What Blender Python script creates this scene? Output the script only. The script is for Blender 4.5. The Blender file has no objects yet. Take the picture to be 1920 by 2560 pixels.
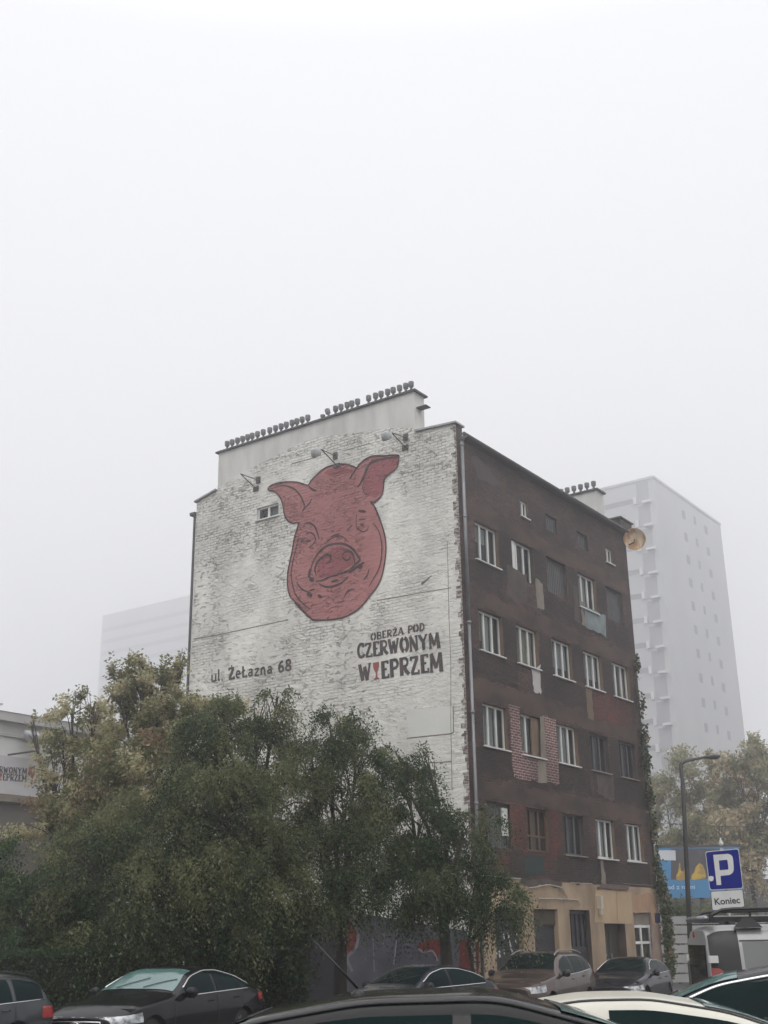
import bpy, bmesh, math, random
import numpy as np
from mathutils import Vector, Matrix
from mathutils.geometry import tessellate_polygon
R = math.radians
rnd = random.Random(7)
nrg = np.random.default_rng(11)
scn = bpy.context.scene
col = scn.collection

# ------------------------------------------------------------------ camera, sky, sun, exposure
FPX, PITCH, ROLL, YAW = 2983.0, R(19.817), R(-0.881), R(35.343)
CAM = Vector((-30.8, -18.9, 1.68))
FW = Vector((math.cos(PITCH)*math.cos(YAW), math.cos(PITCH)*math.sin(YAW), math.sin(PITCH)))
_r = Vector((math.sin(YAW), -math.cos(YAW), 0)); _u = _r.cross(FW)
RT = _r*math.cos(ROLL) + _u*math.sin(ROLL); UP = -_r*math.sin(ROLL) + _u*math.cos(ROLL)
FH = Vector((math.cos(YAW), math.sin(YAW), 0))
cd = bpy.data.cameras.new("camera"); cam = bpy.data.objects.new("camera", cd); col.objects.link(cam)
cd.sensor_fit = 'VERTICAL'; cd.sensor_height = 36.0; cd.lens = 36.0*FPX/2560
cd.clip_start = 0.1; cd.clip_end = 3000
m = Matrix((RT, UP, -FW)).transposed().to_4x4(); m.translation = CAM
cam.matrix_world = m
scn.camera = cam

SUN_EL, SUN_AZ = R(48), R(215)          # azimuth of the sun, measured from +X towards +Y
w = bpy.data.worlds.new("World"); scn.world = w; w.use_nodes = True
nt = w.node_tree; nt.nodes.clear()
out = nt.nodes.new('ShaderNodeOutputWorld'); bg = nt.nodes.new('ShaderNodeBackground')
sky = nt.nodes.new('ShaderNodeTexSky'); sky.sky_type = 'NISHITA'; sky.sun_disc = False
sky.sun_elevation = SUN_EL; sky.sun_rotation = R(90) - SUN_AZ
sky.dust_density = 8; sky.air_density = 1.0; sky.ozone_density = 1.0
hs = nt.nodes.new('ShaderNodeHueSaturation'); hs.inputs['Saturation'].default_value = 0.2
mx = nt.nodes.new('ShaderNodeMix'); mx.data_type = 'RGBA'; mx.inputs[0].default_value = 0.93
tc = nt.nodes.new('ShaderNodeTexCoord'); sp = nt.nodes.new('ShaderNodeSeparateXYZ')
cr = nt.nodes.new('ShaderNodeValToRGB')          # overcast: the cloud is brighter towards the zenith
cr.color_ramp.elements[0].position = 0.0; cr.color_ramp.elements[0].color = (.82, .822, .838, 1)
cr.color_ramp.elements[1].position = 1.0; cr.color_ramp.elements[1].color = (2.1, 2.11, 2.13, 1)
e = cr.color_ramp.elements.new(0.66); e.color = (.88, .884, .905, 1)
ml = nt.nodes.new('ShaderNodeVectorMath'); ml.operation = 'SCALE'; ml.inputs['Scale'].default_value = 10.0
L = nt.links.new
L(sky.outputs[0], hs.inputs['Color']); L(tc.outputs['Generated'], sp.inputs[0]); L(sp.outputs['Z'], cr.inputs[0])
L(cr.outputs[0], ml.inputs[0]); L(hs.outputs[0], mx.inputs[6]); L(ml.outputs[0], mx.inputs[7])
L(mx.outputs[2], bg.inputs[0]); bg.inputs[1].default_value = 0.1; L(bg.outputs[0], out.inputs[0])

sd = bpy.data.lights.new("sun", 'SUN'); sd.energy = 0.7; sd.angle = R(40); sd.color = (1, .97, .93)
so = bpy.data.objects.new("sun", sd); col.objects.link(so)
sdir = Vector((math.cos(SUN_EL)*math.cos(SUN_AZ), math.cos(SUN_EL)*math.sin(SUN_AZ), math.sin(SUN_EL)))
so.rotation_euler = sdir.to_track_quat('Z', 'Y').to_euler(); so.location = (0, 0, 130)
scn.view_settings.view_transform = 'Standard'; scn.view_settings.look = 'None'
scn.view_settings.exposure = 0.16; scn.view_settings.gamma = 1.0
scn.cycles.use_denoising = True
scn.cycles.max_bounces = 8; scn.cycles.volume_bounces = 4; scn.cycles.transparent_max_bounces = 12
HAZE = 0.0030

# ------------------------------------------------------------------ where a sight line meets a plane of the place
def ray(u, v):
    return FW + RT*((u-960)/FPX) - UP*((v-1280)/FPX)
def on_x(u, v, X=0.0):
    d = ray(u, v); t = (X-CAM.x)/d.x; p = CAM+d*t; return (p.y, p.z)
def on_y(u, v, Y=0.0):
    d = ray(u, v); t = (Y-CAM.y)/d.y; p = CAM+d*t; return (p.x, p.z)
def at(u, v, D):
    d = ray(u, v); return CAM + d*(D/d.dot(FH))
def fall(D): t = min(1, max(0, (D-12)/20)); return -.28*t*t*(3-2*t)      # the street falls gently away
GZ = -.28
def ground(u, D):
    a = (u-960)/FPX; b = (FW.z+RT.z*a)/UP.z
    d = FW+RT*a-UP*b; p = CAM+d*(D/d.dot(FH)); return Vector((p.x, p.y, fall(D)))
def Zm(x0, y0, s):
    return lambda p: (x0+s*p[0], y0+s*p[1])

# ------------------------------------------------------------------ materials
MATS = {}
def bsdf(name):
    mt = bpy.data.materials.new(name); mt.use_nodes = True
    n = mt.node_tree; return mt, n, n.nodes['Principled BSDF']
def node(n, t, **k):
    x = n.nodes.new(t)
    for a, b in k.items(): setattr(x, a, b)
    return x
def mat(name, c1, c2=None, scale=3.0, rough=.8, bump=0.0, bscale=None, metal=0.0, coat=0.0, spec=.5, stretch=(1, 1, 1), detail=4, ior=None, contrast=.2):
    if name in MATS: return MATS[name]
    mt, n, b = bsdf(name); l = n.links.new
    b.inputs['Roughness'].default_value = rough; b.inputs['Metallic'].default_value = metal
    b.inputs['Coat Weight'].default_value = coat; b.inputs['Coat Roughness'].default_value = .06
    b.inputs['Specular IOR Level'].default_value = spec
    if ior: b.inputs['IOR'].default_value = ior
    if c2 is None: c2 = tuple(x*.75 for x in c1)
    t = node(n, 'ShaderNodeTexCoord'); mp = node(n, 'ShaderNodeMapping'); mp.inputs['Scale'].default_value = stretch
    nz = node(n, 'ShaderNodeTexNoise'); nz.inputs['Scale'].default_value = scale; nz.inputs['Detail'].default_value = detail
    rp = node(n, 'ShaderNodeValToRGB'); rp.color_ramp.elements[0].position = .5-contrast; rp.color_ramp.elements[1].position = .5+contrast
    rp.color_ramp.elements[0].color = (*c1, 1); rp.color_ramp.elements[1].color = (*c2, 1)
    l(t.outputs['Object'], mp.inputs[0]); l(mp.outputs[0], nz.inputs['Vector']); l(nz.outputs[0], rp.inputs[0]); l(rp.outputs[0], b.inputs['Base Color'])
    if bump:
        n2 = node(n, 'ShaderNodeTexNoise'); n2.inputs['Scale'].default_value = bscale or scale*6; n2.inputs['Detail'].default_value = 5
        bp = node(n, 'ShaderNodeBump'); bp.inputs['Strength'].default_value = bump; bp.inputs['Distance'].default_value = .03
        l(mp.outputs[0], n2.inputs['Vector']); l(n2.outputs[0], bp.inputs['Height']); l(bp.outputs[0], b.inputs['Normal'])
    MATS[name] = mt; return mt
def brick_mat(name, c1, c2, mortar, axis='x', var=.5, msize=.012, stain=None, bw=.26, bh=.077):
    mt, n, b = bsdf(name); l = n.links.new
    t = node(n, 'ShaderNodeTexCoord'); s = node(n, 'ShaderNodeSeparateXYZ'); c = node(n, 'ShaderNodeCombineXYZ')
    l(t.outputs['Object'], s.inputs[0]); l(s.outputs['X' if axis == 'x' else 'Y'], c.inputs[0]); l(s.outputs['Z'], c.inputs[1])
    br = node(n, 'ShaderNodeTexBrick'); br.inputs['Scale'].default_value = 1.0; br.inputs['Brick Width'].default_value = bw
    br.inputs['Row Height'].default_value = bh; br.inputs['Mortar Size'].default_value = msize; br.inputs['Bias'].default_value = 0
    br.inputs['Color1'].default_value = (*c1, 1); br.inputs['Color2'].default_value = (*c2, 1); br.inputs['Mortar'].default_value = (*mortar, 1)
    l(c.outputs[0], br.inputs['Vector'])
    nz = node(n, 'ShaderNodeTexNoise'); nz.inputs['Scale'].default_value = .55; nz.inputs['Detail'].default_value = 6; nz.inputs['Roughness'].default_value = .62
    l(c.outputs[0], nz.inputs['Vector'])
    rp = node(n, 'ShaderNodeValToRGB'); rp.color_ramp.elements[0].position = .38; rp.color_ramp.elements[1].position = .62
    lo = stain or (1-var,)*3
    rp.color_ramp.elements[0].color = (*lo, 1); rp.color_ramp.elements[1].color = (1, 1, 1, 1)
    l(nz.outputs[0], rp.inputs[0])
    mu = node(n, 'ShaderNodeMix', data_type='RGBA', blend_type='MULTIPLY'); mu.inputs[0].default_value = 1
    l(br.outputs['Color'], mu.inputs[6]); l(rp.outputs[0], mu.inputs[7])
    n3 = node(n, 'ShaderNodeTexNoise'); n3.inputs['Scale'].default_value = 9; n3.inputs['Detail'].default_value = 4; l(c.outputs[0], n3.inputs['Vector'])
    r3 = node(n, 'ShaderNodeValToRGB'); r3.color_ramp.elements[0].position = .3; r3.color_ramp.elements[1].position = .7
    r3.color_ramp.elements[0].color = (.55, .55, .55, 1); r3.color_ramp.elements[1].color = (1.35, 1.3, 1.28, 1); l(n3.outputs[0], r3.inputs[0])
    m3 = node(n, 'ShaderNodeMix', data_type='RGBA', blend_type='MULTIPLY'); m3.inputs[0].default_value = 1
    l(mu.outputs[2], m3.inputs[6]); l(r3.outputs[0], m3.inputs[7]); l(m3.outputs[2], b.inputs['Base Color'])
    bp = node(n, 'ShaderNodeBump'); bp.inputs['Strength'].default_value = .6; bp.inputs['Distance'].default_value = .012; bp.invert = True
    l(br.outputs['Fac'], bp.inputs['Height']); l(bp.outputs[0], b.inputs['Normal']); b.inputs['Roughness'].default_value = .9
    return mt
def rough_white(name, tint=(.83, .815, .755), mural=None):
    """white (or mural coloured) paint over crumbling render and bricks: chips, cracks and exposed courses"""
    mt, n, b = bsdf(name); l = n.links.new
    t = node(n, 'ShaderNodeTexCoord'); s = node(n, 'ShaderNodeSeparateXYZ'); c = node(n, 'ShaderNodeCombineXYZ')
    l(t.outputs['Object'], s.inputs[0]); l(s.outputs['Y'], c.inputs[0]); l(s.outputs['Z'], c.inputs[1])
    def nz(scale, det, st=(1, 1, 1), rgh=.55, dist=0.0):
        mp = node(n, 'ShaderNodeMapping'); mp.inputs['Scale'].default_value = st
        x = node(n, 'ShaderNodeTexNoise'); x.inputs['Scale'].default_value = scale; x.inputs['Detail'].default_value = det
        x.inputs['Roughness'].default_value = rgh; x.inputs['Distortion'].default_value = dist
        l(c.outputs[0], mp.inputs[0]); l(mp.outputs[0], x.inputs['Vector']); return x.outputs[0]
    def ramp(src, a, bb, ca=0.0, cb=1.0):
        r = node(n, 'ShaderNodeMapRange'); r.inputs['From Min'].default_value = a; r.inputs['From Max'].default_value = bb
        r.inputs['To Min'].default_value = ca; r.inputs['To Max'].default_value = cb; l(src, r.inputs['Value']); return r.outputs[0]
    def mth(op, a, bb):
        x = node(n, 'ShaderNodeMath', operation=op, use_clamp=False)
        for k, q in ((0, a), (1, bb)):
            if isinstance(q, (int, float)): x.inputs[k].default_value = q
            else: l(q, x.inputs[k])
        return x.outputs[0]
    # squiggly crack lines: the zero contour of a flattened noise
    a1 = nz(1.0, 3.0, (1.5, 4.0, 1), .58, .5); d1 = mth('ABSOLUTE', mth('SUBTRACT', a1, .5), 0); crack = ramp(d1, .004, .026, 1, 0)
    patch = ramp(nz(.36, 4, (1, 1.3, 1)), .50, .62)
    crack = mth('MULTIPLY', crack, ramp(nz(1.1, 3), .49, .60))
    # chips: where the render fell off
    chip = mth('MULTIPLY', ramp(nz(4.2, 5, (1, 2.0, 1)), .575, .63), ramp(nz(.5, 3), .40, .58))
    # courses of brick showing through
    br = node(n, 'ShaderNodeTexBrick'); br.inputs['Scale'].default_value = 1; br.inputs['Brick Width'].default_value = .30; br.inputs['Row Height'].default_value = .105
    br.inputs['Mortar Size'].default_value = .014; br.inputs['Mortar Smooth'].default_value = .6
    wv = node(n, 'ShaderNodeVectorMath', operation='ADD'); nv = node(n, 'ShaderNodeTexNoise'); nv.inputs['Scale'].default_value = 3.0
    sc = node(n, 'ShaderNodeVectorMath', operation='SCALE'); sc.inputs['Scale'].default_value = .07
    l(c.outputs[0], nv.inputs['Vector']); l(nv.outputs['Color'], sc.inputs[0]); l(c.outputs[0], wv.inputs[0]); l(sc.outputs[0], wv.inputs[1]); l(wv.outputs[0], br.inputs['Vector'])
    hi0 = ramp(mth('ADD', nz(.5, 3, (1, 1, 1)), 0), .40, .62)
    sy0 = node(n, 'ShaderNodeSeparateXYZ'); l(c.outputs[0], sy0.inputs[0]); hib = mth('MULTIPLY', ramp(sy0.outputs[1], 14.6, 16.2), hi0)
    patch = mth('MINIMUM', mth('ADD', patch, hib), 1.0)
    joint = mth('MULTIPLY', br.outputs['Fac'], patch)
    joint = mth('MULTIPLY', joint, ramp(nz(2.4, 3), .40, .56))
    sy = node(n, 'ShaderNodeSeparateXYZ'); l(c.outputs[0], sy.inputs[0])
    side_ = ramp(sy.outputs[0], 1.0, 6.5, .30, 1.0); hi_ = ramp(sy.outputs[1], 15.2, 16.6, 0, .75)
    worn = mth('MULTIPLY', mth('MINIMUM', mth('ADD', side_, hi_), 1.0), ramp(nz(.28, 4), .36, .56, .25, 1.0))
    dark0 = mth('MINIMUM', mth('ADD', mth('ADD', mth('MULTIPLY', crack, .75), mth('MULTIPLY', chip, .8)), mth('MULTIPLY', joint, .8)), 1.0); dark = mth('MULTIPLY', dark0, worn)
    stain = nz(.33, 6, (1.6, .7, 1), .65)
    base = node(n, 'ShaderNodeMix', data_type='RGBA'); l(ramp(stain, .35, .65), base.inputs[0])
    base.inputs[6].default_value = (*[x*.70 for x in tint], 1); base.inputs[7].default_value = (*tint, 1)
    src = base.outputs[2]
    if mural:
        src2 = node(n, 'ShaderNodeMix', data_type='RGBA'); l(ramp(stain, .35, .65), src2.inputs[0])
        src2.inputs[6].default_value = (*mural[0], 1); src2.inputs[7].default_value = (*mural[1], 1); src = src2.outputs[2]
    dk = node(n, 'ShaderNodeMix', data_type='RGBA'); l(mth('MULTIPLY', dark, .45 if mural else .74), dk.inputs[0]); l(src, dk.inputs[6])
    dk.inputs[7].default_value = (.09, .035, .033, 1) if mural else (.17, .15, .135, 1)
    l(dk.outputs[2], b.inputs['Base Color']); b.inputs['Roughness'].default_value = .92; b.inputs['Specular IOR Level'].default_value = .2
    h = mth('SUBTRACT', mth('ADD', mth('MULTIPLY', nz(3.2, 6, (1, 1.6, 1), .6), .62), mth('MULTIPLY', mth('MULTIPLY', br.outputs['Fac'], patch), -.40)), dark)
    bp = node(n, 'ShaderNodeBump'); bp.inputs['Strength'].default_value = .9; bp.inputs['Distance'].default_value = .09
    l(h, bp.inputs['Height']); l(bp.outputs[0], b.inputs['Normal'])
    return mt
def glass_mat(name, tint=(.02, .025, .025), alpha=.45):
    mt, n, b = bsdf(name); l = n.links.new
    b.inputs['Base Color'].default_value = (*tint, 1); b.inputs['Roughness'].default_value = .03
    tr = node(n, 'ShaderNodeBsdfTransparent'); mxs = node(n, 'ShaderNodeMixShader'); mxs.inputs[0].default_value = alpha
    tr.inputs[0].default_value = (.85, .9, .88, 1)
    l(tr.outputs[0], mxs.inputs[1]); l(b.outputs[0], mxs.inputs[2]); l(mxs.outputs[0], n.nodes['Material Output'].inputs['Surface'])
    return mt
def leaf_mat(name, stops, transl=.28):
    mt, n, b = bsdf(name); l = n.links.new
    g = node(n, 'ShaderNodeNewGeometry'); rp = node(n, 'ShaderNodeValToRGB')
    el = rp.color_ramp.elements
    el[0].position = stops[0][0]; el[0].color = (*stops[0][1], 1); el[1].position = stops[-1][0]; el[1].color = (*stops[-1][1], 1)
    for p, c in stops[1:-1]: x = el.new(p); x.color = (*c, 1)
    l(g.outputs['Random Per Island'], rp.inputs[0]); l(rp.outputs[0], b.inputs['Base Color']); b.inputs['Roughness'].default_value = .6
    b.inputs['Specular IOR Level'].default_value = .3
    tl = node(n, 'ShaderNodeBsdfTranslucent'); l(rp.outputs[0], tl.inputs[0]); mxs = node(n, 'ShaderNodeMixShader'); mxs.inputs[0].default_value = transl
    l(b.outputs[0], mxs.inputs[1]); l(tl.outputs[0], mxs.inputs[2]); l(mxs.outputs[0], n.nodes['Material Output'].inputs['Surface'])
    return mt

# ------------------------------------------------------------------ mesh helpers
def link(o, parent=None):
    col.objects.link(o)
    if parent is not None: o.parent = parent
    return o
def tag(o, label=None, cat=None, group=None, kind=None):
    for k, v in (('label', label), ('category', cat), ('group', group), ('kind', kind)):
        if v: o[k] = v
    return o
def thing(name, label, cat, loc=(0, 0, 0), rz=0.0, group=None):
    o = bpy.data.objects.new(name, None); o.location = loc; o.rotation_euler = (0, 0, rz); o.empty_display_size = .3
    return tag(link(o), label, cat, group)
class MB:
    def __init__(s): s.v = []; s.f = []
    def add(s, vs, fs):
        b = len(s.v); s.v += [tuple(p) for p in vs]; s.f += [tuple(b+i for i in q) for q in fs]
    def quad(s, a, b, c, d): s.add((a, b, c, d), ((0, 1, 2, 3),))
    def box(s, x0, x1, y0, y1, z0, z1):
        s.add([(x, y, z) for z in (z0, z1) for y in (y0, y1) for x in (x0, x1)],
              ((0, 2, 3, 1), (4, 5, 7, 6), (0, 1, 5, 4), (2, 6, 7, 3), (0, 4, 6, 2), (1, 3, 7, 5)))
    def mbox(s, P, a0, a1, z0, z1, d0, d1):
        """box in a facade's own coordinates (along, up, out)"""
        s.add([P(a, z, d) for z in (z0, z1) for d in (d0, d1) for a in (a0, a1)],
              ((0, 2, 3, 1), (4, 5, 7, 6), (0, 1, 5, 4), (2, 6, 7, 3), (0, 4, 6, 2), (1, 3, 7, 5)))
    def tube(s, pts, r, n=8, cap=True):
        pts = [Vector(p) for p in pts]; rs = r if isinstance(r, (list, tuple)) else [r]*len(pts)
        b = len(s.v); ref = None
        for i, p in enumerate(pts):
            d = (pts[min(i+1, len(pts)-1)]-pts[max(i-1, 0)]).normalized()
            if ref is None: ref = Vector((0, 0, 1)) if abs(d.z) < .9 else Vector((1, 0, 0))
            x = d.cross(ref).normalized(); y = d.cross(x).normalized(); ref = -x.cross(d) if False else ref
            for k in range(n):
                a = 2*math.pi*k/n; s.v.append(tuple(p+(x*math.cos(a)+y*math.sin(a))*rs[i]))
        for i in range(len(pts)-1):
            for k in range(n):
                k2 = (k+1) % n; s.f.append((b+i*n+k, b+i*n+k2, b+(i+1)*n+k2, b+(i+1)*n+k))
        if cap:
            s.f.append(tuple(b+k for k in range(n))); s.f.append(tuple(b+(len(pts)-1)*n+k for k in reversed(range(n))))
    def lathe(s, prof, c, n=14, axis='z', M=None):
        b = len(s.v); c = Vector(c)
        for r, h in prof:
            for k in range(n):
                a = 2*math.pi*k/n; x, y = r*math.cos(a), r*math.sin(a)
                p = Vector((x, y, h)) if axis == 'z' else Vector((x, h, y)) if axis == 'y' else Vector((h, x, y))
                if M is not None: p = M @ p
                s.v.append(tuple(c+p))
        for i in range(len(prof)-1):
            for k in range(n):
                k2 = (k+1) % n; s.f.append((b+i*n+k, b+i*n+k2, b+(i+1)*n+k2, b+(i+1)*n+k))
        s.f.append(tuple(b+k for k in reversed(range(n)))); s.f.append(tuple(b+(len(prof)-1)*n+k for k in range(n)))
    def poly(s, P, outline, holes=(), off=0.0):
        loops = [[Vector((a, z, 0)) for a, z in outline]]+[[Vector((a, z, 0)) for a, z in h] for h in holes]
        tris = tessellate_polygon(loops); flat = [p for lp in loops for p in lp]
        s.add([P(p.x, p.y, off) for p in flat], tris)
    def slab(s, P, outline, d0, d1):
        n = len(outline); s.poly(P, outline, off=d1); s.poly(P, outline, off=d0); b = len(s.v)
        s.v += [tuple(P(a, z, d0)) for a, z in outline]+[tuple(P(a, z, d1)) for a, z in outline]
        for i in range(n): j = (i+1) % n; s.f.append((b+i, b+j, b+n+j, b+n+i))
    def ribbon(s, P, pts, wd, off, closed=False):
        n = len(pts); b = len(s.v); pts = [Vector(p) for p in pts]
        for i, p in enumerate(pts):
            if closed: d0 = p-pts[i-1]; d1 = pts[(i+1) % n]-p
            else: d0 = p-pts[max(i-1, 0)]; d1 = pts[min(i+1, n-1)]-p
            if d0.length < 1e-9: d0 = d1
            if d1.length < 1e-9: d1 = d0
            d0 = d0.normalized(); d1 = d1.normalized(); t = (d0+d1)
            t = t.normalized() if t.length > .15 else d0
            nn = Vector((-t.y, t.x)); k = min(1/max(.4, nn.dot(Vector((-d0.y, d0.x)))), 2.0)
            w_ = (wd[i] if isinstance(wd, list) else wd)*.5*k
            for sg in (1, -1): q = p+nn*w_*sg; s.v.append(tuple(P(q.x, q.y, off)))
        for i in range(n if closed else n-1):
            j = (i+1) % n; s.f.append((b+2*i, b+2*i+1, b+2*j+1, b+2*j))
    def grid(s, rows, close=False):
        b = len(s.v); n = len(rows[0])
        for r in rows: s.v += [tuple(p) for p in r]
        for i in range(len(rows)-1):
            for k in range(n-1): s.f.append((b+i*n+k, b+i*n+k+1, b+(i+1)*n+k+1, b+(i+1)*n+k))
    def build(s, name, mt, parent=None, smooth=False, recalc=True):
        me = bpy.data.meshes.new(name); me.from_pydata(s.v, [], s.f)
        if recalc:
            bm = bmesh.new(); bm.from_mesh(me); bmesh.ops.recalc_face_normals(bm, faces=bm.faces); bm.to_mesh(me); bm.free()
        if isinstance(mt, (list, tuple)):
            for q in mt: me.materials.append(q)
        elif mt: me.materials.append(mt)
        if smooth:
            for p in me.polygons: p.use_smooth = True
        me.update()
        return link(bpy.data.objects.new(name, me), parent)
def smoothline(pts, sub=6, closed=False):
    p = [Vector(q) for q in pts]; n = len(p); o = []
    for i in range(n if closed else n-1):
        a = p[(i-1) % n] if closed or i > 0 else p[0]; b = p[i]; c = p[(i+1) % n]; d = p[(i+2) % n] if closed or i+2 < n else p[n-1]
        for k in range(sub):
            t = k/sub; o.append(.5*((2*b)+(c-a)*t+(2*a-5*b+4*c-d)*t*t+(3*b-a-3*c+d)*t**3))
    if not closed: o.append(p[-1])
    return o
def jag(poly, step=.07, amp=.03, rg=rnd):
    """an outline broken up like the edge of a plaster patch"""
    o = []
    n = len(poly)
    for i in range(n):
        a = Vector(poly[i]); b = Vector(poly[(i+1) % n]); d = (b-a).length; k = max(1, int(d/step)); nn = Vector((-(b-a).y, (b-a).x)).normalized()
        w1, w2, f1, f2 = rg.uniform(0, 6), rg.uniform(0, 6), rg.uniform(2, 4), rg.uniform(7, 12)
        for j in range(k):
            s_ = d*j/k; e_ = min(1, 6*min(j, k-j)/max(1, k)+.3); q = a.lerp(b, j/k)+nn*(amp*e_*(1.1*math.sin(s_*f1+w1)+.5*math.sin(s_*f2+w2))+rg.uniform(-amp, amp)*.6); o.append((q.x, q.y))
    return o
def text_mesh(name, body, size, mt, parent, M, bold=0.0, extrude=.002, sx=1.0, align='LEFT'):
    c = bpy.data.curves.new(name, 'FONT'); c.body = body; c.size = size; c.offset = bold; c.extrude = extrude; c.align_x = align; c.resolution_u = 4
    tmp = bpy.data.objects.new(name, c); col.objects.link(tmp)
    me = bpy.data.meshes.new_from_object(tmp.evaluated_get(bpy.context.evaluated_depsgraph_get()))
    bpy.data.objects.remove(tmp); me.materials.clear(); me.materials.append(mt)
    me.transform(M @ Matrix.Diagonal((sx, 1, 1, 1)))
    me.name = name
    return link(bpy.data.objects.new(name, me), parent)

PB = lambda a, z, d=0.0: Vector((a, -d, z))           # street front, faces -Y
PW = lambda a, z, d=0.0: Vector((-d, a, z))           # gable wall, faces -X

# ------------------------------------------------------------------ ground, road, pavement
asphalt = mat('asphalt', (.055, .055, .058), (.04, .04, .043), 1.2, .75, .25, 60)
paving = mat('paving', (.22, .215, .205), (.16, .155, .15), 2.0, .85, .3, 30)
soil = mat('soil', (.05, .042, .03), (.035, .04, .02), 1.5, .95, .5, 12)
def sheet(name, x0, x1, y0, y1, z0, z1, mt):
    b = MB(); b.box(x0, x1, y0, y1, z0+GZ, z1+GZ); return tag(b.build(name, mt), kind='structure')
b = MB(); SX = Vector((FH.y, -FH.x, 0)); rows = []
for D in (-600, 0, 12, 14, 16, 18, 20, 22, 24, 26, 28, 30, 32, 40, 620):
    rows.append([Vector((CAM.x, CAM.y, fall(D)-(.001 if D >= 32 else 0)))+FH*D+SX*k for k in (-640, -40, 0, 40, 640)])
b.grid(rows); tag(b.build('ground', asphalt, smooth=True), kind='structure')
sheet('pavement', -.2, 60, -3.4, -.02, .002, .13, paving)
sheet('kerb', -.2, 60, -3.55, -3.4, .002, .14, mat('kerb_stone', (.3, .3, .29), (.22, .22, .21), 4, .85))
sheet('verge', -9.5, -.25, -2.9, 60, .003, .12, soil)
sheet('path', -10.6, -9.5, -4.5, 60, .003, .13, paving)

# ------------------------------------------------------------------ the tenement
WID, LEN, EAVE = 13.0, 11.72, 17.3
white_wall = rough_white('white_paint')
smooth_pl = mat('chimney_render', (.66, .655, .62), (.50, .495, .47), .9, .92, .25, 9, stretch=(1, 1.6, .45), detail=8, contrast=.16)
brick_dark = brick_mat('brick_dark', (.122, .050, .036), (.040, .024, .022), (.095, .075, .066), stain=(.42, .42, .46), msize=.016)
brick_black = brick_mat('brick_black', (.060, .033, .029), (.024, .018, .018), (.060, .048, .043), stain=(.55, .55, .58))
brick_red = brick_mat('brick_red', (.17, .042, .029), (.085, .030, .025), (.075, .055, .047), stain=(.6, .55, .55))
brick_new = brick_mat('brick_new', (.21, .070, .058), (.10, .040, .038), (.42, .35, .33), stain=(.55, .55, .55), msize=.016, bw=.26, bh=.088)
band_pl = mat('band_render', (.100, .066, .051), (.046, .033, .029), .8, .95, .5, 16, stretch=(1, 1, 1.8), detail=8, contrast=.16)
grey_pl = mat('grey_render', (.105, .082, .070), (.060, .049, .044), 1.8, .95, .3, 12, detail=8, contrast=.15)
tan_pl = mat('tan_render', (.20, .145, .10), (.14, .10, .07), 1.1, .95, .2, 12)
pale_pl = mat('pale_render', (.27, .235, .195), (.17, .145, .12), 1.4, .95, .2, 12)
shop_pl = mat('shop_render', (.43, .325, .225), (.24, .175, .12), 1.1, .95, .45, 10, stretch=(1, 1, .5), detail=9, contrast=.17)
pvc = mat('white_frame', (.76, .76, .74), (.50, .50, .47), 1.4, .5, detail=6)
wood = mat('brown_frame', (.13, .07, .04), (.08, .045, .028), 6, .6, stretch=(4, 4, 1))
greyf = mat('grey_frame', (.10, .10, .105), (.07, .07, .072), 3, .7)
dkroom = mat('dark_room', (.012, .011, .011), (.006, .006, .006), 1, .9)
curtain_w = mat('warm_curtain', (.46, .40, .31), (.28, .24, .18), 1.5, .9, stretch=(4, 4, .3))
curtain_m = mat('net_curtain', (.50, .51, .52), (.34, .35, .36), 1.5, .9, stretch=(4, 4, .3))
pane_m = glass_mat('window_glass', (.05, .055, .06), .30)
metal_g = mat('zinc', (.30, .31, .32), (.20, .205, .21), 2.5, .5, metal=.6)
roof_m = mat('roof_felt', (.045, .043, .042), (.03, .03, .03), 2, .85)
zincdk = mat('dark_flashing', (.09, .085, .085), (.06, .058, .058), 3, .6, metal=.3)

T = thing('tenement_building', 'old brick tenement with white painted gable and a red pig mural', 'building')
# openings of the street front: column, storey, kind
CX = [.96, 3.36, 5.86, 8.30, 10.70]; ROWZ = [5.64, 8.64, 11.64, 14.64]; WW, WH = 1.50, 1.33
KIND = {(0, 3): 'white', (1, 3): 'board', (2, 3): 'shut', (3, 3): 'white', (4, 3): 'shut',
        (0, 2): 'white', (1, 2): 'white', (2, 2): 'white', (3, 2): 'white', (4, 2): 'white',
        (0, 1): 'white', (1, 1): 'half', (2, 1): 'white', (3, 1): 'grey', (4, 1): 'grey',
        (0, 0): 'shut', (1, 0): 'wood', (2, 0): 'grey', (3, 0): 'white', (4, 0): 'white'}
ops = []
for (c, r_), k in KIND.items():
    wd = WW if c < 4 else 1.5; h = WH
    x0 = CX[c]; z1 = ROWZ[r_]
    if c == 3 and r_ == 3: h = 1.35
    ops.append((x0, x0+wd, z1-h, z1, k))
z2 = Zm(1120, 1040, .3255); z3 = Zm(1120, 1700, .3496)
attic = []
for (tl, br), k in ((((548, 590), (612, 705)), 'white'), (((742, 700), (835, 815)), 'shut'), (((985, 835), (1070, 950)), 'shut'), (((1200, 930), (1262, 1050)), 'white')):
    a = on_y(*z2(tl)); c = on_y(*z2(br)); zc = 15.98
    attic.append((a[0], c[0], zc-.30, zc+.32, k))
za = Zm(1180, 2160, .1808); zb = Zm(1440, 2160, .1688)
shops = [(1.16, 2.80, -.14, 2.58, 'shutter'), (3.50, 5.08, -.14, 2.58, 'shutter'), (5.91, 7.35, -.14, 2.58, 'gate'), (8.40, 10.05, -.14, 2.16, 'door'), (10.82, 12.35, .62, 2.55, 'shopwin')]
rect = lambda q: [(q[0], q[2]), (q[1], q[2]), (q[1], q[3]), (q[0], q[3])]
GB = 3.42
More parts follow.
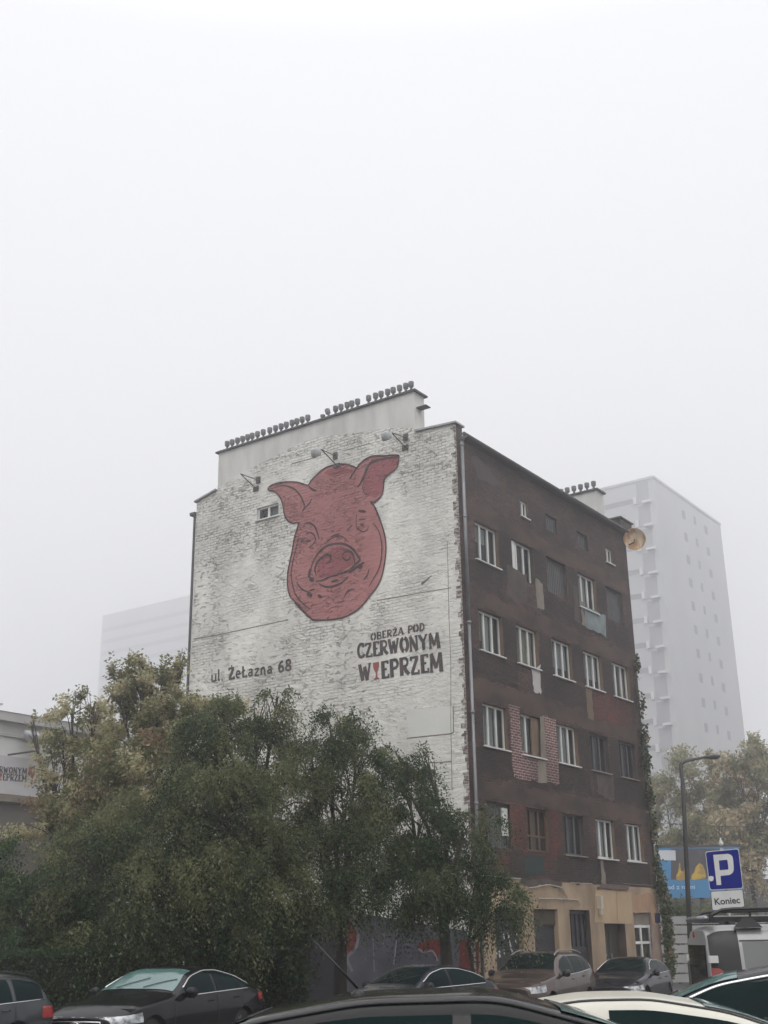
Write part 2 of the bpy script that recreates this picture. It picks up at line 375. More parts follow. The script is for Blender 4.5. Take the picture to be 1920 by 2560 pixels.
b = MB(); b.poly(PB, [(0, GB), (WID, GB), (WID, EAVE), (0, EAVE)], [rect(q) for q in ops+attic]); b.build('brick_front', brick_dark, T)
b = MB(); b.poly(PB, [(0, GZ), (WID, GZ), (WID, GB), (0, GB)], [rect(q) for q in shops]); b.build('shop_front', shop_pl, T)
# gable: rough painted wall under smooth chimney render
g_l = [(11.72, GZ), (11.72, 17.62), (10.66, 17.86)]
roughtop = [on_x(*Zm(540, 940, .3737)(p)) for p in ((20, 745), (90, 700), (160, 655), (290, 590), (430, 520), (560, 450), (680, 410), (830, 392), (1010, 370), (1160, 350), (1310, 345))]
roughtop = [(y, z) for y, z in roughtop if 1.62 < y < 10.6]
gable = g_l+roughtop+[(1.62, 17.86), (1.60, 17.84), (.14, 17.76), (0, 17.70), (0, GZ)]
win_px = [Zm(450, 920, .4521)(p) for p in ((430, 775), (545, 750), (545, 815), (425, 845))]
gw = [on_x(*p) for p in win_px]; gy0, gy1 = min(p[0] for p in gw), max(p[0] for p in gw); gz0, gz1 = gw[3][1], gw[0][1]
gop = (gy0, gy1, gz0, gz1)
b = MB(); b.poly(PW, gable, [rect(gop)]); b.build('gable_wall', white_wall, T)
b = MB()   # back and far walls, chimney-side return of the parapet
b.quad((WID, 0, GZ), (WID, LEN, GZ), (WID, LEN, EAVE), (WID, 0, EAVE)); b.quad((0, LEN, GZ), (WID, LEN, GZ), (WID, LEN, 17.62), (0, LEN, 17.62))
b.quad((0, 0, EAVE), (.4, 0, EAVE), (.4, 0, 17.75), (0, 0, 17.70)); b.quad((.4, 0, EAVE), (.4, LEN, EAVE), (.4, LEN, 17.62), (.4, 0, 17.75))
b.build('rear_wall', grey_pl, T)
b = MB(); b.add([(.4, -.22, EAVE+.01), (WID+.1, -.22, EAVE+.01), (WID+.1, LEN, EAVE+.2), (.4, LEN, EAVE+.2), (.4, -.22, EAVE+.10), (WID+.1, -.22, EAVE+.10), (WID+.1, LEN, EAVE+.3), (.4, LEN, EAVE+.3)],
      ((0, 1, 2, 3), (4, 5, 6, 7), (0, 1, 5, 4), (1, 2, 6, 5), (2, 3, 7, 6), (3, 0, 4, 7))); rf = b.build('roof', roof_m, T)
b = MB(); b.tube([(.05, -.27, EAVE+.03), (WID+.15, -.27, EAVE+.03)], .065, 8); b.build('gutter', zincdk, rf)
b = MB()   # flashing along the gable top
def cap_run(p, q, hw=.09, th=.06):
    (y0, z0), (y1, z1) = p, q
    b.add([PW(y, z+dz, d) for (y, z) in ((y0, z0), (y1, z1)) for dz in (0, th) for d in (hw, -.48)],
          ((0, 1, 3, 2), (4, 6, 7, 5), (0, 4, 5, 1), (2, 3, 7, 6), (0, 2, 6, 4), (1, 5, 7, 3)))
pale_fl = mat('pale_flashing', (.42, .42, .42), (.3, .3, .3), 2, .6, metal=.3)
cap_run((11.80, 17.62), (10.70, 17.87)); b.build('parapet_flashing', pale_fl, T); b = MB(); cap_run((1.58, 17.85), (-.06, 17.74)); b.build('parapet_flashing', pale_fl, T)
b = MB(); b.tube([(-.02, 11.78, GZ), (-.02, 11.78, 17.2)], .05, 8); b.box(-.1, .2, 11.72, 11.98, 17.1, 17.22); b.build('rear_downpipe', zincdk, T)
# big chimney on the gable
def pots(ys, x, z, parent, miss=(), tilt=(), s=1.0):
    for i, y in enumerate(ys):
        q = MB()
        if i in miss: q.lathe([(.05*s, 0), (.05*s, .05), (.085*s, .08), (.085*s, .16), (.07*s, .165)], (0, 0, 0), 12)
        else:
            q.lathe([(.045*s, 0), (.040*s, .09), (.046*s, .12), (.082*s, .155), (.088*s, .18), (.092*s, .31), (.086*s, .335), (.066*s, .338), (.062*s, .28)], (0, 0, 0), 14)
        o = q.build('chimney_pot', pot_m, parent, True); o.location = (x, y, z)
        o.rotation_euler = (rnd.uniform(-.03, .03), rnd.uniform(-.03, .03), 0)
        if i in tilt: o.rotation_euler = (-.28, .0, 0)
pot_m = mat('pot_clay', (.20, .195, .205), (.13, .13, .14), 3, .75)
CZ = 19.38
b = MB(); front = [(10.66, 17.86)]+roughtop+[(1.62, 17.86), (1.62, CZ), (10.66, CZ)]
b.poly(PW, front)
b.box(.0, .62, 1.62, 10.66, EAVE+.1, CZ); del b.f[-2]      # its street-side face would lie in the gable plane
ch = b.build('chimney_stack', smooth_pl, T)
b = MB(); b.box(-.09, .72, 1.52, 10.76, CZ, CZ+.06); b.build('chimney_cap', zincdk, ch)
px = [75, 108, 143, 178, 212, 243, 277, 317, 358, 398, 435, 470, 510, 541, 577, 614, 714, 757, 800, 837, 878, 908, 948, 1021, 1068, 1105, 1149, 1187, 1230, 1270, 1306]
ys = []
for p in px:
    v = 488-(p-75)*.3095
    ys.append(on_x(*Zm(540, 940, .3737)((p, v)), .02)[0])
pots(ys, .02, CZ+.06, ch, miss=(16,), tilt=(17,), s=1.05)
b = MB(); b.box(.12, .42, 1.22, 1.62, 18.80, 18.83); b.build('chimney_bracket', zincdk, ch)
# second chimney towards the far end of the roof
b = MB(); b.box(11.75, 12.4, .55, 3.9, EAVE, 19.06); b.box(11.70, 11.75, .9, 2.0, 18.28, 18.36); c2 = b.build('chimney_stack', smooth_pl, T)
b = MB(); b.box(11.67, 12.48, .46, 4.05, 19.06, 19.13); b.build('chimney_cap', zincdk, c2)
pots([.66+i*.30 for i in range(8)], 11.77, 19.13, c2, s=1.15)
b = MB(); b.box(12.0, 13.05, -.30, .30, EAVE+.1, EAVE+.42); b.box(11.9, 13.12, -.36, .36, EAVE+.42, EAVE+.48); b.build('parapet_block', grey_pl, T)
# windows ---------------------------------------------------------------------------------------
def window(P, q, kind, parent, rec=.13, name='window', curt=None, revm=None):
    a0, a1, z0, z1, = q[:4]; w_ = a1-a0
    fm = {'white': pvc, 'half': pvc, 'board': pvc, 'shut': greyf, 'grey': greyf, 'wood': wood}[kind]
    b = MB(); d0, d1 = -rec-.05, -rec; t = .065
    for lo, hi in ((a0, a0+t), (a1-t, a1)): b.mbox(P, lo, hi, z0, z1, d0, d1)
    b.mbox(P, a0+t, a1-t, z1-t, z1, d0, d1); b.mbox(P, a0+t, a1-t, z0, z0+t, d0, d1)
    nm = 2 if w_ > 1.2 else (1 if w_ > .55 else 0)
    bars = [a0+w_*(k+1)/(nm+1) for k in range(nm)]
    if kind != 'shut':
        for x in bars: b.mbox(P, x-.045, x+.045, z0+t, z1-t, d0-.005, d1+.008)
        if kind == 'wood': b.mbox(P, a0+t, a1-t, z0+.45, z0+.52, d0-.004, d1+.004)
    else:
        for k in range(int(w_/.14)): x = a0+t+.02+k*.14; b.mbox(P, x, x+.11, z0+t, z1-t, d0+.01, d1-.012)
    f = b.build(name, fm, parent)
    b = MB(); D = -.34        # reveal
    e_ = .002
    b.quad(P(a0, z0, -e_), P(a0, z0, D), P(a0, z1, D), P(a0, z1, -e_)); b.quad(P(a1, z0, -e_), P(a1, z0, D), P(a1, z1, D), P(a1, z1, -e_))
    b.quad(P(a0, z1, -e_), P(a0, z1, D), P(a1, z1, D), P(a1, z1, -e_)); b.quad(P(a0, z0, -e_), P(a0, z0, D), P(a1, z0, D), P(a1, z0, -e_))
    b.build('reveal', revm or (tan_pl if kind in ('white', 'half', 'wood') else grey_pl), f)
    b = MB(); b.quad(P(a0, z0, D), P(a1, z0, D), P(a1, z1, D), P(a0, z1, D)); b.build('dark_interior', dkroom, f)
    if kind == 'shut':
        b = MB(); b.quad(P(a0+t, z0+t, d0+.004), P(a1-t, z0+t, d0+.004), P(a1-t, z1-t, d0+.004), P(a0+t, z1-t, d0+.004)); b.build('board', grey_pl, f)
        return f
    b = MB(); dm = (d0+d1)/2-.004; b.quad(P(a0+t, z0+t, dm), P(a1-t, z0+t, dm), P(a1-t, z1-t, dm), P(a0+t, z1-t, dm)); b.build('pane', pane_m, f)
    cm = {'white': curtain_m, 'half': curtain_m, 'board': band_pl, 'grey': greyf, 'wood': tan_pl}[kind]
    spans = curt if curt is not None else [(0, .36), (.36, .70)] if kind != 'grey' else [(0, .3), (.36, .62)]
    for lo, hi in spans:
        b = MB(); n = 16; rows = []; zc0 = z0+t+(rnd.choice((0, 0, .25, .5))*(z1-z0) if kind == 'white' and z1-z0 > 1 else 0)
        for k in range(n+1):
            a = a0+t+(w_-2*t)*(lo+(hi-lo)*k/n); dd = -.25+.015*math.sin(k*2.1+lo*9)
            rows.append((P(a, zc0, dd), P(a, z1-t, dd)))
        b.grid(rows); b.build('curtain', curtain_w if kind == 'white' and rnd.random() < .25 else cm, f, True)
    if kind in ('white', 'half', 'grey'):
        b = MB(); b.mbox(P, a0-.06, a1+.06, z0-.045, z0-.003, -.10, .075); b.build('sill', pvc if kind != 'grey' else pale_pl, f)
    return f
curts = [[(0, .66)], [(0, .34), (.36, .68)], [(0, .36), (.70, 1)], [(0, 1)], [(.02, .68)]]
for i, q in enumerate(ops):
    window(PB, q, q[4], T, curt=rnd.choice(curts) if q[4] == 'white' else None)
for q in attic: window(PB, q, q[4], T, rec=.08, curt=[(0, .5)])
window(PW, gop+('white',), 'white', T, rec=.07, curt=[(0, .55)], revm=smooth_pl)
# patches of old render, soot and rebuilt brick on the street front ------------------------------
def patch(zm, pts, mt, off, name='wall_patch', amp=.035):
    o = [on_y(*zm(p)) for p in pts]
    o = jag(o, .11, amp); b = MB(); b.poly(PB, o, off=off); return b.build(name, mt, T)
def rpatch(x0, x1, z0, z1, mt, off, amp=.05, name='wall_patch'):
    """patch given in wall metres, cut out round the windows it would cover"""
    xs = sorted({x0, x1} | {v for q in ops for v in q[:2] if x0 < v < x1}); b = MB(); cur = [(x0, x1)]
    o = jag([(x0, z0), (x1, z0), (x1, z1), (x0, z1)], .16, amp); b.poly(PB, o, off=off); return b.build(name, mt, T)
for r_ in range(4):       # floor bands of brown render over the window heads
    zt = ROWZ[r_]; segs = [(0.35, 4.2), (4.0, 8.0), (7.9, WID-.25)]
    rpatch(.25, WID-.2, zt+.10, zt+.62+.1*(r_ == 1), band_pl, .003, .06)
for r_ in range(4):       # sooty brickwork below the sills
    z0 = ROWZ[r_]-WH; lo = z0-.92 if r_ else GB+.05
    for c0, c1 in ((.3, 3.3), (5.2, 8.2), (8.3, 12.6)):
        if r_ == 1 and c0 == .3: c1 = 2.7
        if r_ == 3 and c0 == .3: c1 = 2.6
        rpatch(c0+rnd.uniform(-.1, .1), c1+rnd.uniform(-.1, .1), lo+rnd.uniform(-.05, .05), z0-.06, brick_black, .002, .06)
for r_ in (1, 2, 3):      # dark piers
    for c in range(4):
        if (r_, c) in ((1, 0), (1, 1)): continue
        rpatch(CX[c]+WW+.06, CX[c+1]-.06, ROWZ[r_]-WH+.02, ROWZ[r_]+.02, brick_black, .004, .03)
patch(z2, [(450, 1145), (600, 1215), (606, 1425), (735, 1500), (640, 1475), (450, 1385)], grey_pl, .006)
patch(z2, [(672, 1248), (728, 1290), (738, 1498), (682, 1470)], pale_pl, .007)
patch(z2, [(960, 1297), (988, 1310), (1020, 1590), (972, 1570)], grey_pl, .006)
patch(z2, [(1045, 1470), (1205, 1525), (1215, 1700), (1050, 1610)], mat('pale_blue_render', (.25, .30, .30), (.15, .17, .17), 2.2, .9), .0075)
patch(z2, [(1018, 1420), (1044, 1430), (1048, 1610), (1026, 1600)], pale_pl, .008)
patch(z2, [(640, 1942), (710, 1905), (714, 2138), (655, 2112)], mat('white_render', (.50, .49, .46), (.40, .39, .37), 2, .9), .0065, amp=.05)
patch(z2, [(1060, 2082), (1108, 2105), (1117, 2330), (1075, 2320)], tan_pl, .0065)
patch(z2, [(1115, 2110), (1400, 2190), (1420, 2400), (1120, 2330)], brick_red, .005)
patch(z3, [(432, 178), (512, 195), (528, 508), (640, 550), (648, 735), (470, 690), (452, 500)], brick_new, .0085, 'rebuilt_brickwork', .03)
patch(z3, [(682, 248), (770, 282), (795, 745), (710, 735), (695, 560)], brick_new, .0085, 'rebuilt_brickwork', .03)
patch(z3, [(655, 262), (684, 250), (706, 738), (645, 735), (640, 552), (664, 550)], pale_pl, .0095, amp=.01)
patch(z3, [(445, 880), (548, 890), (560, 1215), (620, 1240), (800, 1250), (800, 950), (730, 930), (725, 1220), (700, 1395), (500, 1205), (450, 1190)], brick_red, .0055)
patch(z3, [(560, 1255), (690, 1268), (695, 1405), (545, 1390)], mat('green_soot', (.03, .05, .045), (.02, .03, .03), 3, .95), .006)
patch(z3, [(320, 1250), (440, 1260), (430, 1370), (330, 1350)], brick_red, .006)
patch(z3, [(1060, 655), (1188, 690), (1190, 860), (1078, 822)], grey_pl, .006)
patch(z3, [(1385, 560), (1425, 580), (1460, 1010), (1432, 1000)], grey_pl, .006)
patch(z3, [(1425, 1010), (1465, 1015), (1490, 1490), (1450, 1490)], grey_pl, .006)
patch(z3, [(1088, 1285), (1108, 1288), (1128, 1455), (1095, 1450)], pale_pl, .007)
patch(z2, [(180, 300), (300, 380), (430, 550), (330, 520), (230, 470)], mat('violet_brown_render', (.10, .075, .08), (.075, .055, .055), 1.5, .95), .0045, amp=.05)
patch(z3, [(1060, 1480), (1280, 1470), (1285, 1500), (1060, 1500)], mat('stone_lintel', (.15, .11, .095), (.10, .08, .07), 3, .9), .03, 'lintel', .01)
b = MB(); b.mbox(PB, CX[0]+1.02, CX[0]+1.36, ROWZ[0]-.95, ROWZ[0]-.12, -.12, -.07); b.build('boarded_pane', pvc, T)
b = MB(); b.mbox(PB, CX[1]+.06, CX[1]+.34, ROWZ[3]-1.30, ROWZ[3]-.02, -.12, -.07); b.build('boarded_pane', pvc, T)
b = MB(); b.mbox(PB, CX[1]+.80, CX[1]+1.43, ROWZ[1]-1.55, ROWZ[1]-.02, -.12, -.075); b.build('boarded_pane', tan_pl, T)
# downpipe on the corner
b = MB(); b.tube([(.16, -.12, 17.2), (.16, -.12, 11.0)], .058, 10); b.tube([(.16, -.12, 11.02), (.16, -.12, GZ+.1)], .052, 10)
for z in (17.0, 14.5, 11.0, 8.2, 5.5, 2.6): b.tube([(.16, -.12, z-.04), (.16, -.12, z+.04)], .072, 10)
b.tube([(.16, -.28, 17.34), (.16, -.12, 17.15)], .07, 10); b.build('downpipe', mat('pipe_zinc', (.27, .275, .285), (.17, .175, .18), 1.5, .45, metal=.4), T, True)
# toothed edge of the gable wall along the corner
b = MB(); z = .1; tooth = []
while z < 17.6:
    e_ = rnd.choice((.03, .05, .06, .10, .16, .20)); h_ = .077*rnd.choice((1, 1, 2)); tooth += [(e_, z), (e_, z+h_-.01)]; z += h_
b.slab(PW, [(-.012, .1)]+tooth+[(-.012, tooth[-1][1])], .002, .014)
b.build('corner_bricks', mat('edge_bricks', (.42, .40, .37), (.13, .09, .085), 6, .95, .6, 10, contrast=.06, stretch=(1, 1, 2.5)), T)
crack_m = mat('crack_dark', (.22, .19, .165), (.14, .12, .105), 6, .95)
zr7 = Zm(860, 1540, .20795); zr5 = Zm(540, 940, .3737); zr1 = Zm(450, 920, .4521)
def wallseam(pts, wd, zm):
    b = MB(); b.ribbon(PW, [on_x(*zm(p)) for p in pts], wd, .004); b.build('wall_crack', crack_m, T)
for zm, pts, wd in ((zr7, [(760, 1470), (1000, 1445), (1290, 1415), (1318, 1395), (1312, 1080)], .035), (zr7, [(1300, 2100), (1285, 1300), (1285, 560), (1262, 0), (1250, -600), (1240, -900)], .02), (zr7, [(1015, 1765), (1180, 1758), (1290, 1750)], .03),
                    (zr5, [(510, 585), (670, 545)], .03), (zr5, [(850, 500), (1030, 450)], .02), (zr1, [(75, 1500), (200, 1478), (400, 1435), (600, 1392)], .035),
                    (zr1, smoothline(((1090, 1285), (1200, 1268), (1320, 1245), (1500, 1215))), .025), (zr1, [(1335, 1195), (1365, 1172), (1392, 1148)], [.10, .07, .02])):
    wallseam(pts, wd, zm)
# smooth panel of render under the lettering
b = MB(); b.poly(PW, [on_x(*zr7(p)) for p in ((745, 1130), (1310, 1085), (1310, 1410), (770, 1465))], off=.003)
b.build('render_panel', mat('panel_render', (.70, .70, .655), (.60, .60, .56), .6, .92, .1, 10), T)

# ---- the pig mural
z6 = Zm(660, 1100, .2411)
W6 = lambda pts: [on_x(*z6(p)) for p in pts]
pig = [(45, 510), (80, 470), (160, 445), (260, 435), (350, 440), (420, 460), (462, 470), (490, 425), (540, 370), (600, 315), (660, 280), (730, 258), (800, 250), (870, 255), (930, 275), (965, 292), (985, 260), (1030, 220), (1080, 185), (1150, 165), (1250, 165), (1320, 160), (1395, 160), (1400, 200), (1390, 260), (1360, 310), (1300, 355), (1260, 395), (1245, 440), (1240, 510), (1225, 570), (1190, 615), (1140, 650), (1110, 645), (1150, 690), (1180, 760), (1215, 850), (1240, 930), (1260, 1010), (1268, 1100), (1262, 1220), (1245, 1330), (1220, 1430), (1170, 1530), (1100, 1620), (1020, 1720), (940, 1785), (830, 1840), (700, 1865), (560, 1870), (505, 1865), (440, 1800), (370, 1720), (310, 1665), (270, 1610), (250, 1530), (245, 1450), (255, 1340), (275, 1250), (295, 1150), (315, 1030), (340, 940), (360, 862), (310, 865), (265, 850), (230, 810), (210, 750), (200, 680), (180, 615), (140, 560), (100, 530), (62, 527)]
pigw = W6(pig)
b = MB(); b.poly(PW, pigw, off=.004)
mural = b.build('pig_mural', rough_white('mural_pink', mural=((.37, .160, .160), (.45, .205, .200))), T)
lilac = rough_white('mural_lilac', mural=((.28, .095, .105), (.34, .12, .13)))
b = MB(); b.poly(PW, W6([(1395, 175), (1250, 195), (1150, 222), (1090, 265), (1055, 330), (1030, 420), (1025, 500), (1060, 565), (1150, 600), (1215, 560), (1232, 500), (1240, 430), (1260, 385), (1350, 300), (1385, 240)]), off=.0065); b.build('mural_shading', lilac, mural)
b = MB(); b.poly(PW, W6([(620, 345), (680, 300), (760, 280), (850, 285), (930, 310), (900, 345), (800, 350), (700, 375)]), off=.0065); b.build('mural_shading', lilac, mural)
b = MB(); b.poly(PW, W6([(560, 1280), (600, 1215), (700, 1130), (800, 1100), (880, 1130), (930, 1200), (930, 1290), (780, 1375), (600, 1430), (550, 1400)]), off=.0065); b.build('mural_shading', lilac, mural)
S = [([(130, 475), (220, 475), (300, 500), (350, 540), (390, 600), (420, 680), (400, 740)], 18), ([(500, 605), (470, 660), (430, 700), (395, 750)], 16),
     ([(465, 480), (500, 510), (550, 530)], 20), ([(965, 290), (930, 340), (890, 410)], 18),
     ([(1385, 178), (1250, 195), (1150, 220), (1090, 260), (1060, 320), (1030, 400), (1000, 450), (970, 490)], 30), ([(1040, 430), (1025, 500), (1050, 560), (1090, 570)], 10),
     ([(420, 870), (470, 860), (520, 890), (550, 950), (575, 1030)], 20), ([(435, 975), (480, 960), (520, 985), (535, 1040), (510, 1080), (475, 1110)], 15),
     ([(435, 1050), (490, 1045)], 20), ([(385, 1062), (410, 1030)], 24), ([(400, 905), (430, 890)], 14),
     ([(962, 770), (958, 890), (985, 930), (1040, 950), (1080, 920), (1080, 880)], 11), ([(985, 828), (1055, 818)], 15), ([(1000, 868), (1035, 892)], 18),
     ([(980, 735), (1060, 742)], 26), ([(860, 940), (920, 880)], 10), ([(620, 1080), (690, 1030), (770, 995), (830, 1010), (880, 1060)], 10), ([(690, 1008), (740, 985), (790, 970)], 13),
     ([(485, 1450), (480, 1380), (510, 1270), (560, 1180), (630, 1110), (720, 1080), (800, 1075), (870, 1095), (930, 1140), (980, 1210), (992, 1250), (940, 1300), (880, 1355), (780, 1390), (680, 1420), (600, 1455), (540, 1462)], 22),
     ([(545, 1410), (530, 1350), (550, 1280), (600, 1220), (650, 1190), (690, 1205), (690, 1250), (645, 1278)], 24), ([(810, 1200), (840, 1160), (890, 1155), (930, 1200), (945, 1290)], 24),
     ([(815, 1215), (850, 1245), (890, 1235), (897, 1205)], 18), ([(880, 1375), (960, 1322), (1042, 1268)], 26), ([(978, 1325), (1025, 1305)], 38), ([(485, 1335), (466, 1425)], 34), ([(475, 1440), (520, 1455)], 40),
     ([(570, 1490), (640, 1522), (720, 1515), (800, 1485), (880, 1415)], 18), ([(700, 1470), (770, 1450)], 20), ([(340, 1470), (380, 1530), (440, 1570), (485, 1580)], 14),
     ([(450, 1590), (500, 1615)], 40), ([(565, 1605), (605, 1635)], 24), ([(470, 1565), (530, 1545)], 15),
     ([(370, 980), (340, 1100), (305, 1250), (285, 1380), (300, 1500), (330, 1600), (390, 1680), (485, 1755)], 13), ([(1130, 860), (1190, 940), (1220, 1050), (1225, 1180), (1200, 1320), (1150, 1420), (1090, 1520)], 12),
     ([(1095, 1335), (1075, 1400), (1030, 1455)], 12), ([(930, 1540), (870, 1570), (830, 1640)], 12), ([(830, 1670), (760, 1690)], 8), ([(320, 1690), (440, 1805), (510, 1868)], 20)]
b = MB(); off = .008; SC = .2411/70.0
def taper(n, wd): return [wd*(.35+.65*min(1, 3.2*min(i, n-1-i)/max(1, n-1)+.12)) for i in range(n)]
for pts, wd in S:
    ln = smoothline(pts, 5); off += .0004
    b.ribbon(PW, W6([(p.x, p.y) for p in ln]), taper(len(ln), wd*SC*1.05), off)
ln = W6([(p.x, p.y) for p in smoothline(pig, 3, True)]); b.ribbon(PW, ln, 15*SC, off+.001, closed=True)
b.build('mural_outline', mat('mural_black', (.075, .040, .042), (.045, .028, .030), 5, .9), mural)

# ---- painted lettering: slab letters drawn with a stroke alphabet
def arc(cx, cy, rx, ry, a0, a1, n=12): return [(cx+rx*math.cos(R(a0+(a1-a0)*i/n)), cy+ry*math.sin(R(a0+(a1-a0)*i/n))) for i in range(n+1)]
GL = {  # width, strokes (points, stroke weight relative to the height)
 'O': (.78, [([*arc(.39, .5, .30, .44, 100, 260)], .2), ([*arc(.39, .5, .30, .44, -80, 80)], .2)]),
 'B': (.72, [([(.16, .0), (.16, 1)], .2), ([(.1, .95), (.42, .95), *arc(.42, .75, .2, .2, 80, -80, 7), (.25, .53)], .11), ([(.25, .48), (.42, .48), *arc(.44, .26, .22, .22, 80, -80, 7), (.1, .05)], .13)]),
 'E': (.62, [([(.17, 0), (.17, 1)], .2), ([(.06, .95), (.56, .95), (.56, .8)], .1), ([(.2, .52), (.46, .52)], .1), ([(.06, .05), (.58, .05), (.58, .24)], .1)]),
 'R': (.76, [([(.17, 0), (.17, 1)], .2), ([(.06, .95), (.42, .95), *arc(.44, .73, .2, .22, 80, -80, 7), (.25, .5)], .12), ([(.36, .5), (.52, .22), (.72, .04)], .18)]),
 'Z': (.72, [([(.1, .78), (.1, .94), (.64, .94)], .11), ([(.56, .9), (.14, .1)], .17), ([(.08, .06), (.64, .06), (.64, .24)], .11)]),
 'A': (.80, [([(.08, .0), (.38, .98)], .12), ([(.38, 1), (.70, .0)], .2), ([(.22, .34), (.56, .34)], .09), ([(.0, .03), (.2, .03)], .08), ([(.55, .03), (.82, .03)], .08)]),
 'P': (.70, [([(.17, 0), (.17, 1)], .2), ([(.06, .95), (.40, .95), *arc(.42, .72, .22, .23, 80, -80, 7), (.25, .48)], .14), ([(.04, .04), (.32, .04)], .09)]),
 'D': (.76, [([(.17, 0), (.17, 1)], .2), ([(.06, .95), (.34, .95), *arc(.34, .5, .32, .45, 80, -80, 10), (.08, .05)], .15)]),
 'C': (.72, [([(.62, .78), (.58, .92), *arc(.40, .5, .27, .45, 80, 280, 12), (.60, .1), (.66, .26)], .17), ([(.64, .70), (.64, .96)], .09)]),
 'W': (1.06, [([(.12, .98), (.32, .02)], .19), ([(.32, .05), (.50, .80)], .11), ([(.50, .85), (.68, .02)], .19), ([(.68, .05), (.92, .98)], .12), ([(.0, .97), (.24, .97)], .08), ([(.80, .97), (1.02, .97)], .08)]),
 'N': (.86, [([(.16, .0), (.16, .98)], .13), ([(.14, 1), (.68, .0)], .2), ([(.70, .02), (.70, 1)], .12), ([(.02, .03), (.28, .03)], .08), ([(.56, .97), (.84, .97)], .08)]),
 'Y': (.82, [([(.10, .97), (.40, .5)], .18), ([(.40, .5), (.70, .97)], .12), ([(.40, .52), (.40, .0)], .19), ([(.0, .97), (.22, .97)], .08), ([(.58, .97), (.82, .97)], .08)]),
 'M': (1.04, [([(.14, .0), (.18, .98)], .14), ([(.18, 1), (.50, .2)], .18), ([(.50, .2), (.82, 1)], .12), ([(.82, .98), (.86, .0)], .2), ([(.02, .03), (.27, .03)], .08), ([(.70, .03), (1.0, .03)], .08)]),
 'u': (.66, [([(.12, .6), (.12, .15), (.22, .05), (.40, .05), (.52, .15), (.52, .6)], .1), ([(.52, .15), (.60, .04)], .08)]),
 'l': (.34, [([(.15, 1), (.15, .12), (.28, .05)], .1)]), '.': (.3, [([(.1, .05), (.2, .05)], .12)]),
 'e': (.62, [([(.10, .32), (.52, .34), *arc(.32, .32, .20, .28, 10, 310, 12)], .09)]),
 'L': (.62, [([(.18, .0), (.18, .95)], .11), ([(.16, .05), (.56, .05), (.56, .16)], .1), ([(.02, .42), (.40, .62)], .08)]),
 'a': (.64, [([(.14, .52), (.3, .6), (.46, .52), (.48, .1), (.56, .04)], .09), ([(.46, .34), (.22, .32), (.12, .18), (.22, .05), (.40, .08), (.48, .18)], .09)]),
 'z': (.58, [([(.10, .58), (.48, .58), (.12, .06), (.52, .06)], .09)]), 'n': (.66, [([(.14, .0), (.14, .6)], .1), ([(.14, .45), (.3, .6), (.46, .52), (.50, .05), (.58, .03)], .1)]),
 '6': (.70, [([(.52, .92), (.34, .86), (.16, .6), (.12, .3), (.22, .06), (.42, .04), (.56, .2), (.50, .42), (.34, .5), (.16, .36)], .11)]),
 '8': (.70, [([(.34, .52), (.16, .66), (.16, .86), (.34, .96), (.52, .86), (.52, .66), (.34, .52)], .11), ([(.34, .50), (.54, .36), (.54, .14), (.34, .03), (.12, .14), (.12, .36), (.34, .50)], .11)]),
 ' ': (.42, []), '-': (.25, [])}
GL['1'] = (.6, [])   # the glass that stands for the letter I
def lettering(text, quad, mt, parent, P=PW, plane=on_x, weight=1.0, gap=.06, wob=.02, off=.006, glassm=None, name='lettering'):
    """quad: bottom left, bottom right, top right, top left of the line on the wall (along, up)"""
    bl, br, tr, tl = [Vector(p) for p in quad]
    tot = sum(GL[c.replace('Ż', 'Z')][0]+gap for c in text)-gap; x = 0; b = MB(); hgt = ((tl-bl).length+(tr-br).length)/2
    asp = (br-bl).length/tot/hgt; g = MB()
    def mp(px, py):
        s_ = px/tot; lo = bl.lerp(br, s_); hi = tl.lerp(tr, s_); q = lo.lerp(hi, py); return (q.x, q.y)
    for c in text:
        if c == '1':
            pr = [(.06, 1), (.54, 1), (.52, .72), (.42, .5), (.36, .38), (.36, .16), (.52, .03), (.52, 0), (.06, 0), (.06, .03), (.24, .16), (.24, .38), (.17, .5), (.07, .72)]
            g.poly(P, [mp(x+a, y) for a, y in pr], off=off); x += .6+gap; continue
        base = c.replace('Ż', 'Z'); wdt, st = GL[base]; dy = rnd.uniform(-wob, wob)
        if c == 'Ż': st = st+[([(.30, 1.14), (.42, 1.14)], .13)] if False else st+[([(.32, 1.10), (.44, 1.13)], .11), ([(.20, .5), (.56, .5)], .07)]
        for pts, wt in st:
            off += .0003
            ln = [Vector(mp(x+a, y+dy)) for a, y in (smoothline(pts, 3) if len(pts) > 3 and base in 'uelaz6n8OCSDBRP' else pts)]
            b.ribbon(P, ln, wt*hgt*weight*min(1, asp*1.15), off)
        x += wdt+gap
    o = b.build(name, mt, parent)
    if g.v: g.build('glass_emblem', glassm, parent)
    return o
letter_m = mat('letter_paint', (.055, .050, .055), (.10, .075, .075), 3.2, .9, contrast=.08)
glass_red = mat('red_paint', (.33, .085, .07), (.24, .06, .055), 4, .9)
W7 = lambda *pts: [on_x(*zr7(p)) for p in pts]
lettering('OBERŻA POD', W7((322, 297), (972, 172), (972, 80), (322, 212)), letter_m, T, weight=1.4)
lettering('CZERWONYM', W7((158, 512), (1170, 378), (1150, 192), (155, 342)), letter_m, T, weight=1.25, gap=.02)
lettering('W1EPRZEM', W7((180, 792), (1204, 655), (1190, 425), (172, 592)), letter_m, T, weight=1.22, gap=.05, glassm=glass_red)
W1 = lambda *pts: [on_x(*zr1(p)) for p in pts]
lettering('ul. ŻeLazna 68', W1((172, 1738), (620, 1672), (620, 1610), (172, 1672)), letter_m, T, weight=1.75, gap=.05, name='street_lettering')

